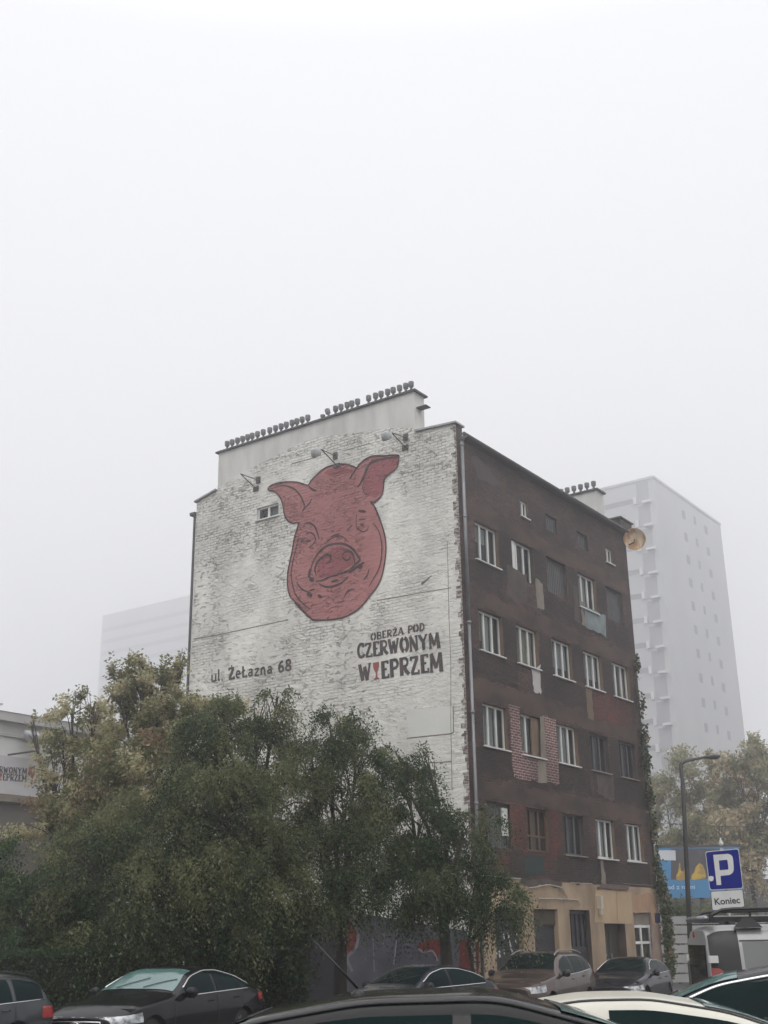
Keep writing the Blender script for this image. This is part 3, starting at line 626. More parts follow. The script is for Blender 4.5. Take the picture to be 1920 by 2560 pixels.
# ---- graffiti and painted tree shade on the base of the gable
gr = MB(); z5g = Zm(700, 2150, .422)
gq = [on_x(*z5g(p)) for p in ((-540, 330), (385, 340))]; gr.poly(PW, jag([(min(gq[0][0], 11.6), gq[0][1]), gq[1], (gq[1][0], GZ+.01), (min(gq[0][0], 11.6), GZ+.01)], .2, .02), off=.004)  # dark graffiti backing, widened left to paint in the gloom under the trees
gr.build('graffiti', mat('graffiti_and_tree_shade', (.035, .032, .045), (.025, .024, .03), 1.5, .9), T)
g_red = mat('graffiti_red', (.16, .025, .022), (.10, .02, .02), 2, .9); g_line = mat('graffiti_line', (.25, .24, .26), (.16, .15, .17), 2, .9)
gr = MB(); gr.poly(PW, [on_x(*z5g((p.x, p.y))) for p in smoothline([(390, 350), (440, 370), (462, 430), (450, 510), (410, 570), (390, 580), (388, 460)], 4, True)], off=.005); gr.build('graffiti', g_red, T)
gr = MB(); gr.poly(PW, [on_x(*z5g(p)) for p in ((810, 510), (880, 465), (945, 470), (960, 540), (920, 590), (905, 555), (850, 545))], off=.005); gr.build('graffiti', g_red, T)
gr = MB(); gr.poly(PW, [on_x(*z5g(p)) for p in ((1065, 470), (1180, 490), (1175, 690), (1060, 680))], off=.005); gr.build('graffiti', g_red, T)
for pts, wd in (([(420, 345), (462, 430), (450, 520), (400, 580), (430, 660)], .10), ([(700, 380), (690, 480), (675, 620)], .05), ([(808, 512), (850, 545), (905, 540), (935, 600)], .06), ([(550, 440), (560, 660)], .05), ([(620, 420), (612, 500)], .05)):
    gr = MB(); gr.ribbon(PW, [on_x(*z5g((p.x, p.y))) for p in smoothline(pts, 4)], wd, .0065); gr.build('graffiti', g_line, T)
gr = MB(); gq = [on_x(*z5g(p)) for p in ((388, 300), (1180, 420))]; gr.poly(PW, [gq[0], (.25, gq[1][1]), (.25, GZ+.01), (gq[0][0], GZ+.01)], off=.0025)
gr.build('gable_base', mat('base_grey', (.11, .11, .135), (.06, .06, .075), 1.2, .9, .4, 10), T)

# ---- ground floor: shutters, gate, door, shop window, wires
steel_dk = mat('shutter_steel', (.030, .031, .040), (.02, .02, .026), 1.5, .55)
def recess(q, d, parent, mt):
    a0, a1, z0, z1 = q[:4]; b = MB()
    b.quad(PB(a0, z0, -.002), PB(a0, z0, -d), PB(a0, z1, -d), PB(a0, z1, -.002)); b.quad(PB(a1, z0, -.002), PB(a1, z0, -d), PB(a1, z1, -d), PB(a1, z1, -.002))
    b.quad(PB(a0, z1, -.002), PB(a0, z1, -d), PB(a1, z1, -d), PB(a1, z1, -.002)); b.quad(PB(a0, z0, -.002), PB(a0, z0, -d), PB(a1, z0, -d), PB(a1, z0, -.002))
    return b.build('reveal', mt, parent)
for q in shops[:2]:
    b = MB(); a0, a1, z0, z1 = q[:4]; z = z0
    while z < z1-.01: b.mbox(PB, a0, a1, z, min(z+.085, z1), -.20, -.16); b.mbox(PB, a0, a1, z+.085, min(z+.1, z1), -.20, -.175); z += .1
    s = b.build('roller_shutter', steel_dk, T); recess(q, .2, s, shop_pl)
    if q is shops[0]:
        g = MB()
        for (pa, pb_, wd) in (((435, 960), (445, 1050), .05), ((495, 950), (510, 1020), .09), ((610, 950), (620, 985), .05), ((512, 1060), (545, 1180), .08), ((330, 1170), (345, 1250), .05), ((440, 1180), (445, 1250), .05), ((375, 1200), (385, 1290), .09), ((600, 1050), (610, 1100), .04), ((625, 1180), (630, 1215), .05), ((530, 1160), (560, 1215), .07), ((545, 960), (560, 980), .04)):
            g.ribbon(PB, [on_y(*za(pa), .16), on_y(*za(pb_), .16)], wd, -.155)
        g.build('graffiti', mat('graffiti_white', (.62, .62, .60), (.45, .45, .45), 2, .8), s)
    else:
        g = MB(); g.mbox(PB, a0, a1, 2.12, 2.56, -.15, -.10); g.build('fascia_board', mat('brown_board', (.075, .058, .04), (.05, .042, .03), 3, .9), s)
q = shops[2]; a0, a1, z0, z1 = q[:4]; b = MB(); b.mbox(PB, a0, a1, z0, 1.45, -.2, -.15); b.mbox(PB, a0, a1, z1-.12, z1, -.2, -.14)
for k in range(5): x = a0+.02+k*(a1-a0-.1)/4; b.mbox(PB, x, x+.07, 1.45, z1-.12, -.2, -.14)
gt = b.build('metal_gate', steel_dk, T); recess(q, .24, gt, grey_pl)
b = MB(); b.quad(PB(a0, 1.4, -.22), PB(a1, 1.4, -.22), PB(a1, z1, -.22), PB(a0, z1, -.22)); b.build('pane', mat('dusty_glass', (.05, .055, .065), (.12, .125, .13), 3, .25, stretch=(3, 3, .6)), gt)
q = shops[3]; a0, a1, z0, z1 = q[:4]; b = MB(); b.mbox(PB, a0, a1, z0, z1, -.36, -.30)
for k in range(2): b.mbox(PB, a0+.08+k*.8, a0+.74+k*.8, z0+.15, z1-.15, -.30, -.285)
dr = b.build('door', mat('door_paint', (.05, .045, .038), (.03, .028, .025), 2, .7), T); recess(q, .36, dr, grey_pl)
b = MB(); b.mbox(PB, a0+.92, a0+.98, 1.05, 1.2, -.285, -.24); b.build('handle', metal_g, dr)
g = MB()
for k in range(12):
    x = rnd.uniform(a0+.12, a0+.62); z = rnd.uniform(.7, 1.95); g.ribbon(PB, [(x, z), (x+rnd.uniform(-.1, .1), z+.08), (x+rnd.uniform(-.14, .14), z+.2)], rnd.uniform(.03, .08), -.283+k*.0004)
g.build('posters', mat('torn_paper', (.32, .34, .35), (.18, .19, .2), 5, .9), dr)
q = shops[4]; a0, a1, z0, z1 = q[:4]; b = MB()
for x0, x1 in ((a0, a0+.08), (a0+.66, a0+.76), (a1-.08, a1)): b.mbox(PB, x0, x1, z0, z1-.42, -.14, -.08)
for zz in (z0, z0+.86, z1-.52): b.mbox(PB, a0+.08, a1-.08, zz, zz+.09, -.135, -.085)
sw = b.build('shop_window', pvc, T); recess(q, .3, sw, pale_pl)
b = MB(); b.mbox(PB, a0, a1, z1-.42, z1, -.18, -.10); b.build('blind_box', pale_pl, sw)
b = MB(); b.quad(PB(a0, z0, -.11), PB(a1, z0, -.11), PB(a1, z1, -.11), PB(a0, z1, -.11)); b.build('pane', pane_m, sw)
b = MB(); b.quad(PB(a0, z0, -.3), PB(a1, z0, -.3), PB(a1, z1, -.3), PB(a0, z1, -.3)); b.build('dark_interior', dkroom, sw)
b = MB(); b.mbox(PB, a0+.8, a1-.1, z0+.05, z0+.8, -.26, -.22); b.build('goods', mat('goods_yellow', (.22, .16, .06), (.10, .08, .05), 5, .8), sw)
patch(zb, [(845, 440), (1130, 450), (1210, 700), (1250, 1400), (1330, 1560), (1120, 1560), (1130, 720), (845, 705)], mat('shop_render_worn', (.42, .26, .155), (.31, .20, .14), 1.6, .95), .003)
patch(zb, [(1115, 880), (1240, 900), (1300, 1500), (1120, 1500)], mat('shop_render_pink', (.30, .22, .185), (.22, .16, .13), 1.6, .95), .0045)
patch(zb, [(285, 370), (590, 395), (605, 880), (270, 865)], mat('ochre_panel', (.48, .355, .225), (.37, .265, .165), .9, .9, .2, 8), .012, amp=.005)
patch(zb, [(602, 400), (810, 410), (835, 885), (612, 880)], mat('ochre_panel', None), .012, amp=.005)
patch(za, [(660, 190), (1240, 230), (1225, 325), (1050, 290), (770, 320), (660, 290)], grey_pl, .0035)
patch(zb, [(340, 300), (755, 310), (765, 385), (345, 360)], mat('stone_lintel', None), .06, 'lintel', .01)
b = MB()
for pts, r_ in (([(70, 158), (300, 178), (650, 205)], .022), ([(765, 330), (870, 322), (960, 300), (1060, 292), (1150, 310), (1220, 335), (1265, 400), (1300, 470)], .02), ([(895, 478), (1100, 482), (1400, 495), (1450, 520), (1470, 570)], .02), ([(1340, 260), (1640, 275)], .012)):
    b.tube([PB(*on_y(*za((p.x, p.y))), .05) for p in smoothline([tuple(q) for q in pts], 4)], r_, 6)
b.build('cables', mat('cable_grey', (.45, .43, .38), (.3, .28, .25), 3, .7), T)
b = MB(); b.mbox(PB, 10.1, WID-.1, 3.50, 3.52, .0, .03); b.build('cable_tray', pale_pl, T)
pl = MB(); pa = on_y(*zb((1160, 728))); pc = on_y(*zb((1240, 870))); pl.mbox(PB, pa[0], pc[0], pc[1], pa[1], .01, .035)
pl.build('number_plate', mat('plate_blue', (.03, .035, .11), (.025, .03, .08), 2, .4), T)
lm = MB(); pa = on_y(*zb((320, 470))); lm.mbox(PB, pa[0]-.10, pa[0]+.10, pa[1]-.42, pa[1], .014, .16); lm.mbox(PB, pa[0]-.06, pa[0]+.06, pa[1]-.62, pa[1]-.42, .03, .13)
lm.build('meter_box', mat('cream_plastic', (.55, .50, .40), (.4, .36, .3), 3, .6), T)

# ---- floodlights on the gable
def floodlight(foot, tip, label, up=True, second=None, head=True):
    fy, fz = foot; o = thing('floodlight', label, 'lamp', (-.0, fy, fz), group='floodlights on the gable wall')
    y, z = tip; tipv = Vector((-1.25, y-fy, z-fz))
    b = MB(); b.tube([(0, 0, 0), tipv], .02, 6)
    if second: b.tube([(0, second[0]-fy, second[1]-fz)  , tipv], .016, 6); b.box(-.05, 0, second[0]-fy-.09, second[0]-fy+.09, second[1]-fz-.12, second[1]-fz+.12)
    b.box(-.05, 0, -.12, .12, -.08, .08); b.build('bracket', zincdk, o)
    if head:
        h = MB(); M = Matrix.Rotation(R(-35 if up else 215), 3, 'Y')
        h.lathe([(.08, .16), (.13, .13), (.165, .02), (.175, -.10), (.15, -.13)], tipv+Vector((-.12, .16, -.12 if up else .14)), 14, 'z', M)
        h.build('lamp_head', mat('lamp_grey', (.42, .43, .43), (.3, .3, .31), 3, .5), o, True)
    return o
w5 = lambda p, X=0: on_x(*zr5(p), X)
floodlight(w5((270, 755)), w5((165, 655), -1.25), 'floodlight arm over the left corner of the gable, above the small window', second=w5((285, 698)), head=False)
floodlight(w5((810, 600)), w5((705, 492), -1.25), 'white headed floodlight on an arm right above the pig head', second=w5((800, 535)))
floodlight(w5((1268, 480)), w5((1178, 380), -1.25), 'floodlight on an arm near the top right of the gable beside the pig ear', second=w5((1270, 412)))
floodlight(on_x(*zr7((690, 1830))), on_x(*zr7((520, 1670)), -1.25), 'dark floodlight tilted upwards low on the gable among tree tops', up=False)
# ---- rusty dish at the far corner of the roof
o = thing('satellite_dish', 'orange rust stained satellite dish at the top corner of the brick front', 'satellite dish', (12.78, -.05, 16.86))
b = MB(); M = Matrix.Rotation(R(208), 3, 'Z') @ Matrix.Rotation(R(10), 3, 'Y')
b.lathe([(.02, -.10), (.2, -.085), (.36, -.03), (.45, .05), (.455, .07), (.44, .06), (.35, -.01), (.2, -.065), (.02, -.08)], (.05, -.42, .14), 28, 'x', M)
b.build('dish', mat('rust_orange', (.42, .22, .085), (.62, .50, .36), 2.2, .7, stretch=(2, 2, .7), contrast=.08), o, True)
b = MB(); b.tube([(0, -.05, -.1), (0, -.42, .0), (.05, -.42, .14)], .025, 6); b.build('bracket', zincdk, o)

# ------------------------------------------------------------------ tower block in the fog
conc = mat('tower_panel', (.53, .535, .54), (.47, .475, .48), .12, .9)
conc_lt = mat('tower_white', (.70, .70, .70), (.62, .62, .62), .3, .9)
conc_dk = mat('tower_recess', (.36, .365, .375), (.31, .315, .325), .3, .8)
dim_glass = mat('dim_glass', (.10, .11, .125), (.06, .065, .075), .3, .25)
TD = 212
tw_glass = mat('tower_glass', (.19, .195, .21), (.14, .145, .155), .3, .3)
pc = at(1633, 1192, TD); tx, ty, tz = pc.x, pc.y, pc.z
xr_ = on_y(1797, 1282, ty)[0]; FL = tz/18.0
T2 = thing('tower_block', 'pale tall tower block fading into the fog behind the tenement', 'tower block', (tx, ty, GZ))
TWX, TWY = xr_-tx, 26.0
b = MB(); b.box(0, TWX, 0, TWY, 0, tz); b.build('wall', conc, T2)
b = MB(); b.box(-.15, TWX+.15, -.15, TWY+.15, tz, tz+.5); b.build('roof', conc, T2)
b = MB(); b.box(-.25, TWX+.25, -.25, TWY+.25, 2*FL+FL*.55, 2*FL+FL*.85); b.build('string_course', conc_dk, T2)
for k in range(1, 18):
    z = k*FL
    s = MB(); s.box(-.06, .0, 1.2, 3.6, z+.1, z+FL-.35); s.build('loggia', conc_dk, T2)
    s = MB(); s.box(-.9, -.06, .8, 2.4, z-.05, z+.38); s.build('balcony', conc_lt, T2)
    s = MB(); s.box(-.05, .0, 4.2, 14.5, z+.55, z+1.5); s.box(-.10, -.05, 4.2, 14.5, z+1.35, z+1.5); s.build('parapet_strip', mat('strip_grey', (.33, .335, .345), (.28, .28, .29), .3, .9), T2)
    s = MB(); s.box(-.5, -.1, 3.7, 4.3, z+.2, z+1.6); s.box(-.5, -.1, 13.7, 14.3, z+.2, z+1.6); s.build('balcony_end', conc_lt, T2)
    if k >= 2:
        for j, (fx, ww) in enumerate(((.40, .75), (.57, .5), (.74, .75))):
            zz = z+(.75 if j == 1 else .35)
            s = MB(); s.box(fx*TWX-ww, fx*TWX+ww, -.05, .0, zz, zz+1.7); s.build('window', tw_glass, T2)
for k in (4, 5, 7, 14):
    s = MB(); s.box(TWX, TWX+1.3, 1.0, 3.4, k*FL, k*FL+1.1); s.build('balcony', conc_dk, T2)
    s = MB(); s.lathe([(.05, -.1), (.5, 0), (.62, .18), (.6, .2), (.4, .06), (.05, .0)], (TWX+1.5, .8, k*FL+1.3), 16, 'y'); s.build('dish', conc_dk, T2)
# ------------------------------------------------------------------ far slab on the left, nearly lost
p0 = at(257, 1539, 470); y1 = on_x(257, 1539, p0.x)[0]; y0 = on_x(640, 1445, p0.x)[0]
T3 = thing('office_slab', 'ghostly pale high building almost lost in fog left of the gable', 'building', (p0.x, y0, 0))
b = MB(); b.box(0, 40, 0, y1-y0, 0, p0.z); b.build('wall', mat('far_panel', (.60, .60, .605), (.55, .55, .56), .05, .9), T3)
for k in range(10, 26):
    z = p0.z*k/26.5
    b = MB(); b.box(-.1, 0, 1, y1-y0-1, z, z+1.6); b.build('window_band', mat('far_band', (.44, .445, .455), (.40, .405, .415), .05, .6), T3)

# ------------------------------------------------------------------ the inn with its sign on the left
cw = mat('inn_wall', (.72, .715, .70), (.62, .61, .60), .7, .9, .1, 8)
q = at(100, 1900, 46); IY = q.y
PI_ = lambda a, z, d=0.0: Vector((a, IY-d, z))
zi = Zm(0, 1720, .199)
ip = lambda p: on_y(*zi(p), IY)
xl = ip((-900, 1000))[0]; xrr = ip((1500, 1000))[0]; zt = ip((0, 400))[1]; zsg = ip((0, 1330))[1]; zst = ip((0, 850))[1]; zcor = ip((0, 570))[1]
I = thing('inn_building', 'pale low inn with painted sign band behind the trees on the left', 'building')
b = MB(); b.box(xl, xrr, IY, IY+12, GZ, zt); b.build('wall', cw, I)
b = MB(); b.mbox(PI_, xl, xrr, zt-.05, zt+.28, -12, .32); b.mbox(PI_, xl, xrr, zcor-.08, zcor+.02, .0, .08); b.build('cornice', mat('inn_cornice', (.55, .54, .52), (.45, .44, .43), 1, .9), I)
b = MB(); b.add([PI_(xl, zt+.28, .35), PI_(xrr, zt+.28, .35), PI_(xrr, zt+1.5, -6), PI_(xl, zt+1.5, -6), PI_(xrr, zt+.28, -12.3), PI_(xl, zt+.28, -12.3)], ((0, 1, 2, 3), (3, 2, 4, 5), (1, 4, 2), (0, 3, 5))); rf2 = b.build('roof', mat('roof_brown', (.20, .15, .13), (.14, .11, .10), 1, .9), I)
c0 = ip((150, 300)); b = MB(); b.box(c0[0]-1.6, c0[0], IY+.8, IY+1.8, zt+.3, ip((0, 150))[1]); b.box(c0[0]-1.7, c0[0]+.1, IY+.7, IY+1.9, ip((0, 150))[1], ip((0, 130))[1]); b.build('chimney', cw, rf2)
b = MB(); b.mbox(PI_, xl, ip((440, 1100))[0], zsg, zst, .003, .16); sb = b.build('sign_board', mat('sign_grey', (.62, .61, .62), (.54, .53, .54), 1, .8), I)
b = MB(); b.mbox(PI_, xl, xrr, zsg-.28, zsg-.02, .0, .22); b.build('sign_ledge', pale_pl, I)
def IL(*pts): return [ip(p) for p in pts]
lettering('CZERWONYM', IL((-190, 1062), (300, 1092), (306, 1012), (-190, 978)), letter_m, sb, P=PI_, weight=1.15, off=.165)
lettering('WIEPRZEM'.replace('I', '1'), IL((-120, 1160), (298, 1184), (304, 1100), (-120, 1070)), letter_m, sb, P=PI_, weight=1.15, off=.165, glassm=glass_red)
b = MB(); b.poly(PI_, IL(*[(p[0], p[1]) for p in ((330, 1000), (400, 985), (400, 1090), (375, 1140), (378, 1190), (400, 1215), (350, 1205), (368, 1150), (340, 1110), (310, 1095))]), off=.17); b.build('glass_emblem', mat('emblem_red', (.30, .11, .08), (.22, .08, .06), 3, .9), sb)
for k in range(5):
    x0 = ip((215, 1650))[0]-k*2.6
    b = MB(); b.mbox(PI_, x0, x0+1.25, 2.2, 4.1, .0, .06); wn = b.build('window', mat('inn_frame', (.16, .15, .14), (.12, .11, .1), 2, .7), I)
    b = MB(); b.quad(PI_(x0+.1, 2.3, .066), PI_(x0+1.15, 2.3, .066), PI_(x0+1.15, 4.0, .066), PI_(x0+.1, 4.0, .066)); b.build('pane', dim_glass, wn)
b = MB(); b.mbox(PI_, xl, xrr, 0, zsg-.30, .0, .05); b.build('ground_floor_wall', mat('inn_base', (.17, .155, .14), (.12, .11, .1), .9, .9), I)
o = thing('floodlight', 'grey floodlight on an arm over the inn sign among yellow leaves', 'lamp', PI_(*ip((100, 840)), .0))
tp = Vector(PI_(*ip((330, 815)), 0))-o.location; tp.y -= .6
b = MB(); b.tube([(0, 0, 0), (tp.x*.6, -.9, .1), tp], .035, 6); b.build('bracket', zincdk, o)
h = MB(); h.lathe([(.12, .25), (.3, .2), (.45, 0), (.46, -.12), (.4, -.16)], tp+Vector((-.2, -.1, .5)), 14, 'z', Matrix.Rotation(R(200), 3, 'X')); h.build('lamp_head', MATS['lamp_grey'], o, True)

# ------------------------------------------------------------------ blue billboard, fence, dark shed beyond
BD = 64
def facing(u, D): p = ground(u, D); return p, YAW-R(90)
p, rz = facing(1790, BD); rz = YAW-R(90)
ex = Vector((math.cos(rz), math.sin(rz), 0))
def bbp(u, v):   # billboard plane through p, square to the view
    d = ray(u, v); t = (p-CAM).dot(FH)/d.dot(FH); k = CAM+d*t; return ((k-p).dot(ex), k.z-p.z)
z3s = Zm(1600, 2080, .1929)
l0, ztop = bbp(*z3s((215, 205))); l1 = bbp(*z3s((1335, 700)))[0]; zbot = bbp(*z3s((400, 860)))[1]
PL = lambda a, z, d=0.0: Vector((a, -d, z))
BB = thing('billboard', 'blue and dark advertising billboard behind the street lamp and parking sign', 'billboard', p, rz)
b = MB(); b.box(l0, l1, 0, .25, zbot, ztop); b.build('panel', mat('banner_blue', (.07, .28, .54), (.06, .225, .44), .5, .6), BB)
b = MB(); b.box(l0-.05, l1+.05, -.02, .30, ztop, ztop+.12); b.build('frame', zincdk, BB)
for x in (l0+.8, (l0+l1)/2, l1-.8): b = MB(); b.box(x-.1, x+.1, .08, .28, 0, zbot); b.build('post', zincdk, BB)
bq = lambda pts: [bbp(*z3s(q)) for q in pts]
b = MB(); b.poly(PL, bq([(402, 215), (1300, 215), (1300, 600), (860, 605), (402, 618)]), off=.006); b.build('dark_field', mat('banner_dark', (.10, .095, .10), (.075, .07, .075), .6, .7), BB)
b = MB(); b.poly(PL, bq([(228, 235), (458, 238), (464, 368), (228, 365)]), off=.012); b.build('white_label', mat('banner_white', (.72, .73, .76), (.62, .63, .66), 1, .6), BB)
b = MB()
b.poly(PL, bq([(465, 590), (478, 545), (495, 520), (505, 410), (520, 400), (530, 500), (560, 515), (585, 440), (600, 430), (612, 530), (612, 612), (520, 632), (470, 612)]), off=.010)
b.poly(PL, bq([(660, 615), (670, 560), (705, 520), (720, 460), (770, 400), (815, 430), (840, 500), (855, 560), (850, 598), (700, 625)]), off=.010)
b.build('picture_heaps', mat('banner_yellow', (.62, .42, .06), (.40, .26, .08), 2.0, .7, contrast=.06), BB)
zz0 = bbp(*z3s((400, 742)))
text_mesh('lettering', 'od z nami', .95*(bbp(*z3s((400, 688)))[1]-zz0[1])*1.6, mat('banner_text', (.62, .76, .92), (.55, .7, .85), 3, .6), BB,
          Matrix.Translation((bbp(*z3s((350, 742)))[0], -.012, zz0[1])) @ Matrix.Rotation(R(90), 4, 'X'), .004, .003, 1.18)
# dark building behind everything on the right
p2 = ground(1830, 100)
SH = thing('service_building', 'dark grey low building behind the billboard and the foggy trees', 'building', p2, rz)
b = MB(); b.box(-14, 16, 0, 8, 0, 6.0); b.build('wall', mat('shed_grey', (.12, .115, .11), (.085, .08, .08), .5, .9), SH)
b = MB(); b.box(-14.3, 16.3, -.3, 8.3, 6.0, 6.25); b.build('roof', roof_m, SH)
for k in range(7): b = MB(); b.box(-11+k*3.6, -9.2+k*3.6, -.04, 0, 1.6, 3.4); b.build('window', dim_glass, SH)
# white slatted fence
p3 = ground(1690, 56)
FN = thing('slatted_fence', 'white horizontal slat fence between the ivy corner and the van', 'fence', p3, rz)
zf = lambda v: at(1690, v, 56).z
for k in range(7):
    z = .12+k*.40; b = MB(); b.box(-1.8, 7, -.04, .0, z, z+.33); b.build('slat', mat('fence_white', (.46, .455, .44), (.34, .335, .33), 1, .8), FN)
for x in (-1.7, 1.2, 4.1, 6.9): b = MB(); b.box(x-.05, x+.05, 0, .1, 0, 2.95); b.build('post', zincdk, FN)

# ------------------------------------------------------------------ trees
def leaf_mesh(name, P, N, S, mats, mi, parent, asp=.5):
    """P centres, N leaf axes (n,3), S lengths"""
    n = len(P); a = N/np.linalg.norm(N, axis=1, keepdims=True); r = nrg.normal(size=(n, 3)); bx = np.cross(a, r); bx /= np.linalg.norm(bx, axis=1, keepdims=True)+1e-9
    nm = np.cross(a, bx)
    a = a*S[:, None]; bx = bx*(S*asp*.5)[:, None]; fold = nm*(S*.10)[:, None]
    v = np.empty((n, 4, 3)); v[:, 0] = P; v[:, 1] = P+a*.5+bx+fold; v[:, 2] = P+a; v[:, 3] = P+a*.5-bx+fold
    me = bpy.data.meshes.new(name); me.vertices.add(n*4); me.vertices.foreach_set('co', v.reshape(-1)); me.loops.add(n*4)
    me.loops.foreach_set('vertex_index', np.arange(n*4, dtype=np.int32)); me.polygons.add(n)
    me.polygons.foreach_set('loop_start', np.arange(0, n*4, 4, dtype=np.int32)); me.polygons.foreach_set('loop_total', np.full(n, 4, np.int32))
    for q in mats: me.materials.append(q)
    me.polygons.foreach_set('material_index', mi.astype(np.int32)); me.update(calc_edges=True)
    return link(bpy.data.objects.new(name, me), parent)
def sprays(blobs, nspray, nleaf, slen, droop, lsize, up=0.0, shell=.45):
    """feathered sprays of leaflets spread through ellipsoid clumps; returns leaf centres, axes, sizes, clump index"""
    vol = np.array([b[3]*b[4]*b[5] for b in blobs])**(.72); cnt = np.maximum(1, (nspray*vol/vol.sum())).astype(int)
    Ps, Ns, Ss, Ci = [], [], [], []
    for ci, (b, k) in enumerate(zip(blobs, cnt)):
        c = np.array(b[:3]); rr = np.array(b[3:6])
        d = nrg.normal(size=(k, 3)); d /= np.linalg.norm(d, axis=1, keepdims=True)
        rad = (shell+(1-shell)*nrg.random(k))**.8*(1+.13*nrg.normal(size=k))
        # knots: sprays gather on a few boughs so that gaps open between them
        kn = max(5, k//42); kd = nrg.normal(size=(kn, 3)); kd /= np.linalg.norm(kd, axis=1, keepdims=True); kk = nrg.integers(0, kn, k)
        mixf = .86; d = d*(1-mixf)+kd[kk]*mixf; d /= np.linalg.norm(d, axis=1, keepdims=True)
        o = c+d*rad[:, None]*rr
        ax = d*np.array([1, 1, .5])+nrg.normal(size=(k, 3))*.5+np.array([0, 0, up]); ax /= np.linalg.norm(ax, axis=1, keepdims=True)
        sl = slen*(.6+.8*nrg.random(k))
        t = (np.arange(nleaf)+.5)/nleaf
        pts = o[:, None, :]+ax[:, None, :]*(t[None, :, None]*sl[:, None, None]); pts[:, :, 2] -= droop*(t[None, :]**2)*sl[:, None]
        tang = ax[:, None, :]-np.array([0, 0, 1])*(2*droop*t[None, :, None]); side = np.cross(tang, nrg.normal(size=(k, 1, 3))); side /= np.linalg.norm(side, axis=2, keepdims=True)+1e-9
        sg = np.where(np.arange(nleaf) % 2 == 0, 1, -1)[None, :, None]
        la = side*sg+tang*.45+nrg.normal(size=(k, nleaf, 3))*.28; la[:, :, 2] -= .25*droop
        Ps.append(pts.reshape(-1, 3)); Ns.append(la.reshape(-1, 3)); Ss.append(np.full(k*nleaf, lsize)*(.65+.7*nrg.random(k*nleaf))); Ci.append(np.repeat(kk+ci*1000, nleaf))
    return np.concatenate(Ps), np.concatenate(Ns), np.concatenate(Ss), np.concatenate(Ci)
bark = mat('bark', (.055, .045, .038), (.03, .026, .023), 3, .95, .6, 14, stretch=(1, 1, .3))
def tree(name, label, base, blobs, mats, wts, nspray, nleaf=12, slen=.55, droop=.95, lsize=.085, asp=.40, up=0.0, tr=.16, group=None, stems=1, shell=.45, cat='tree'):
    o = thing(name, label, cat, base, group=group or {'robinia_tree': 'robinia trees in front of the gable', 'maple_tree': 'autumn trees in the fog', 'shrub': 'shrubs'}.get(name))
    bl = [(b[0].x-base.x, b[0].y-base.y, b[0].z-base.z, b[1], b[2], b[3]) for b in blobs]
    tk = MB(); top = max(b[2] for b in bl)
    for s_ in range(stems):
        off = Vector((rnd.uniform(-.5, .5), rnd.uniform(-.5, .5), 0))*(stems > 1)
        fork = off+Vector((rnd.uniform(-.2, .2), rnd.uniform(-.2, .2), top*.38))
        tk.tube([off+Vector((0, 0, -.1)), off*1.1+Vector((.03, .02, top*.18)), fork], [tr*1.25, tr, tr*.78], 9)
        for b_ in bl[s_::stems]:
            c = Vector(b_[:3]); mid = fork.lerp(c, .5)+Vector((rnd.uniform(-.3, .3), rnd.uniform(-.3, .3), .25))
            tk.tube([fork, mid, c], [tr*.55, tr*.35, tr*.16], 6)
            for _ in range(9):
                d = Vector((rnd.gauss(0, 1), rnd.gauss(0, 1), rnd.gauss(.25, .8))).normalized(); st = mid.lerp(c, rnd.uniform(.3, 1))
                e_ = c+Vector((d.x*b_[3], d.y*b_[4], d.z*b_[5]))*rnd.uniform(.75, 1.05); tk.tube([st, st.lerp(e_, .55)+Vector((0, 0, .12)), e_], [tr*.15, tr*.09, tr*.04], 4, False)
    tk.build('trunk', bark, o, True)
    P_, N_, S_, C_ = sprays(bl, nspray, nleaf, slen, droop, lsize, up, shell)
    keys = np.unique(C_); ch_ = dict(zip(keys.tolist(), nrg.choice(len(mats), len(keys), p=np.array(wts)/sum(wts)).tolist()))
    mi = np.array([ch_[k] for k in C_.tolist()])
    flip = nrg.random(len(mi)) < .15; mi[flip] = nrg.integers(0, len(mats), flip.sum())
    keep = P_[:, 2] > .25; leaf_mesh('crown', P_[keep], N_[keep], S_[keep], mats, mi[keep], o, asp)
    return o
DS = 1.15726
def blob(u, v, ru, rv, D, rd=None):
    """clump from its place in the view (in 1659 px widths) and its distance"""
    c = at(u*DS, v*DS, D); k = D*DS/2983/math.cos(PITCH)
    return (c, ru*k, (rd or ru*k), rv*k)
lm_dark = leaf_mat('leaf_dark', [(0, (.022, .044, .018)), (.5, (.038, .066, .026)), (1, (.060, .088, .036))])
lm_mid = leaf_mat('leaf_mid', [(0, (.075, .105, .048)), (.6, (.115, .142, .065)), (1, (.17, .185, .09))], .38)
lm_olive = leaf_mat('leaf_olive', [(0, (.15, .165, .075)), (.6, (.20, .21, .10)), (1, (.27, .26, .13))], .45)
lm_green = leaf_mat('leaf_green', [(0, (.022, .055, .018)), (1, (.045, .095, .030))])
lm_yel = leaf_mat('leaf_yellow', [(0, (.36, .37, .21)), (.5, (.48, .45, .27)), (1, (.60, .51, .33))], .55)
lm_brn = leaf_mat('leaf_brown', [(0, (.22, .15, .09)), (1, (.34, .23, .14))], .4)
lm_pale = leaf_mat('leaf_pale', [(0, (.42, .38, .25)), (.5, (.55, .47, .31)), (1, (.65, .55, .40))], .5)
lm_ol2 = leaf_mat('leaf_dull_green', [(0, (.24, .25, .15)), (1, (.36, .34, .20))], .45)
G1 = 'robinia trees crowding in front of the gable'
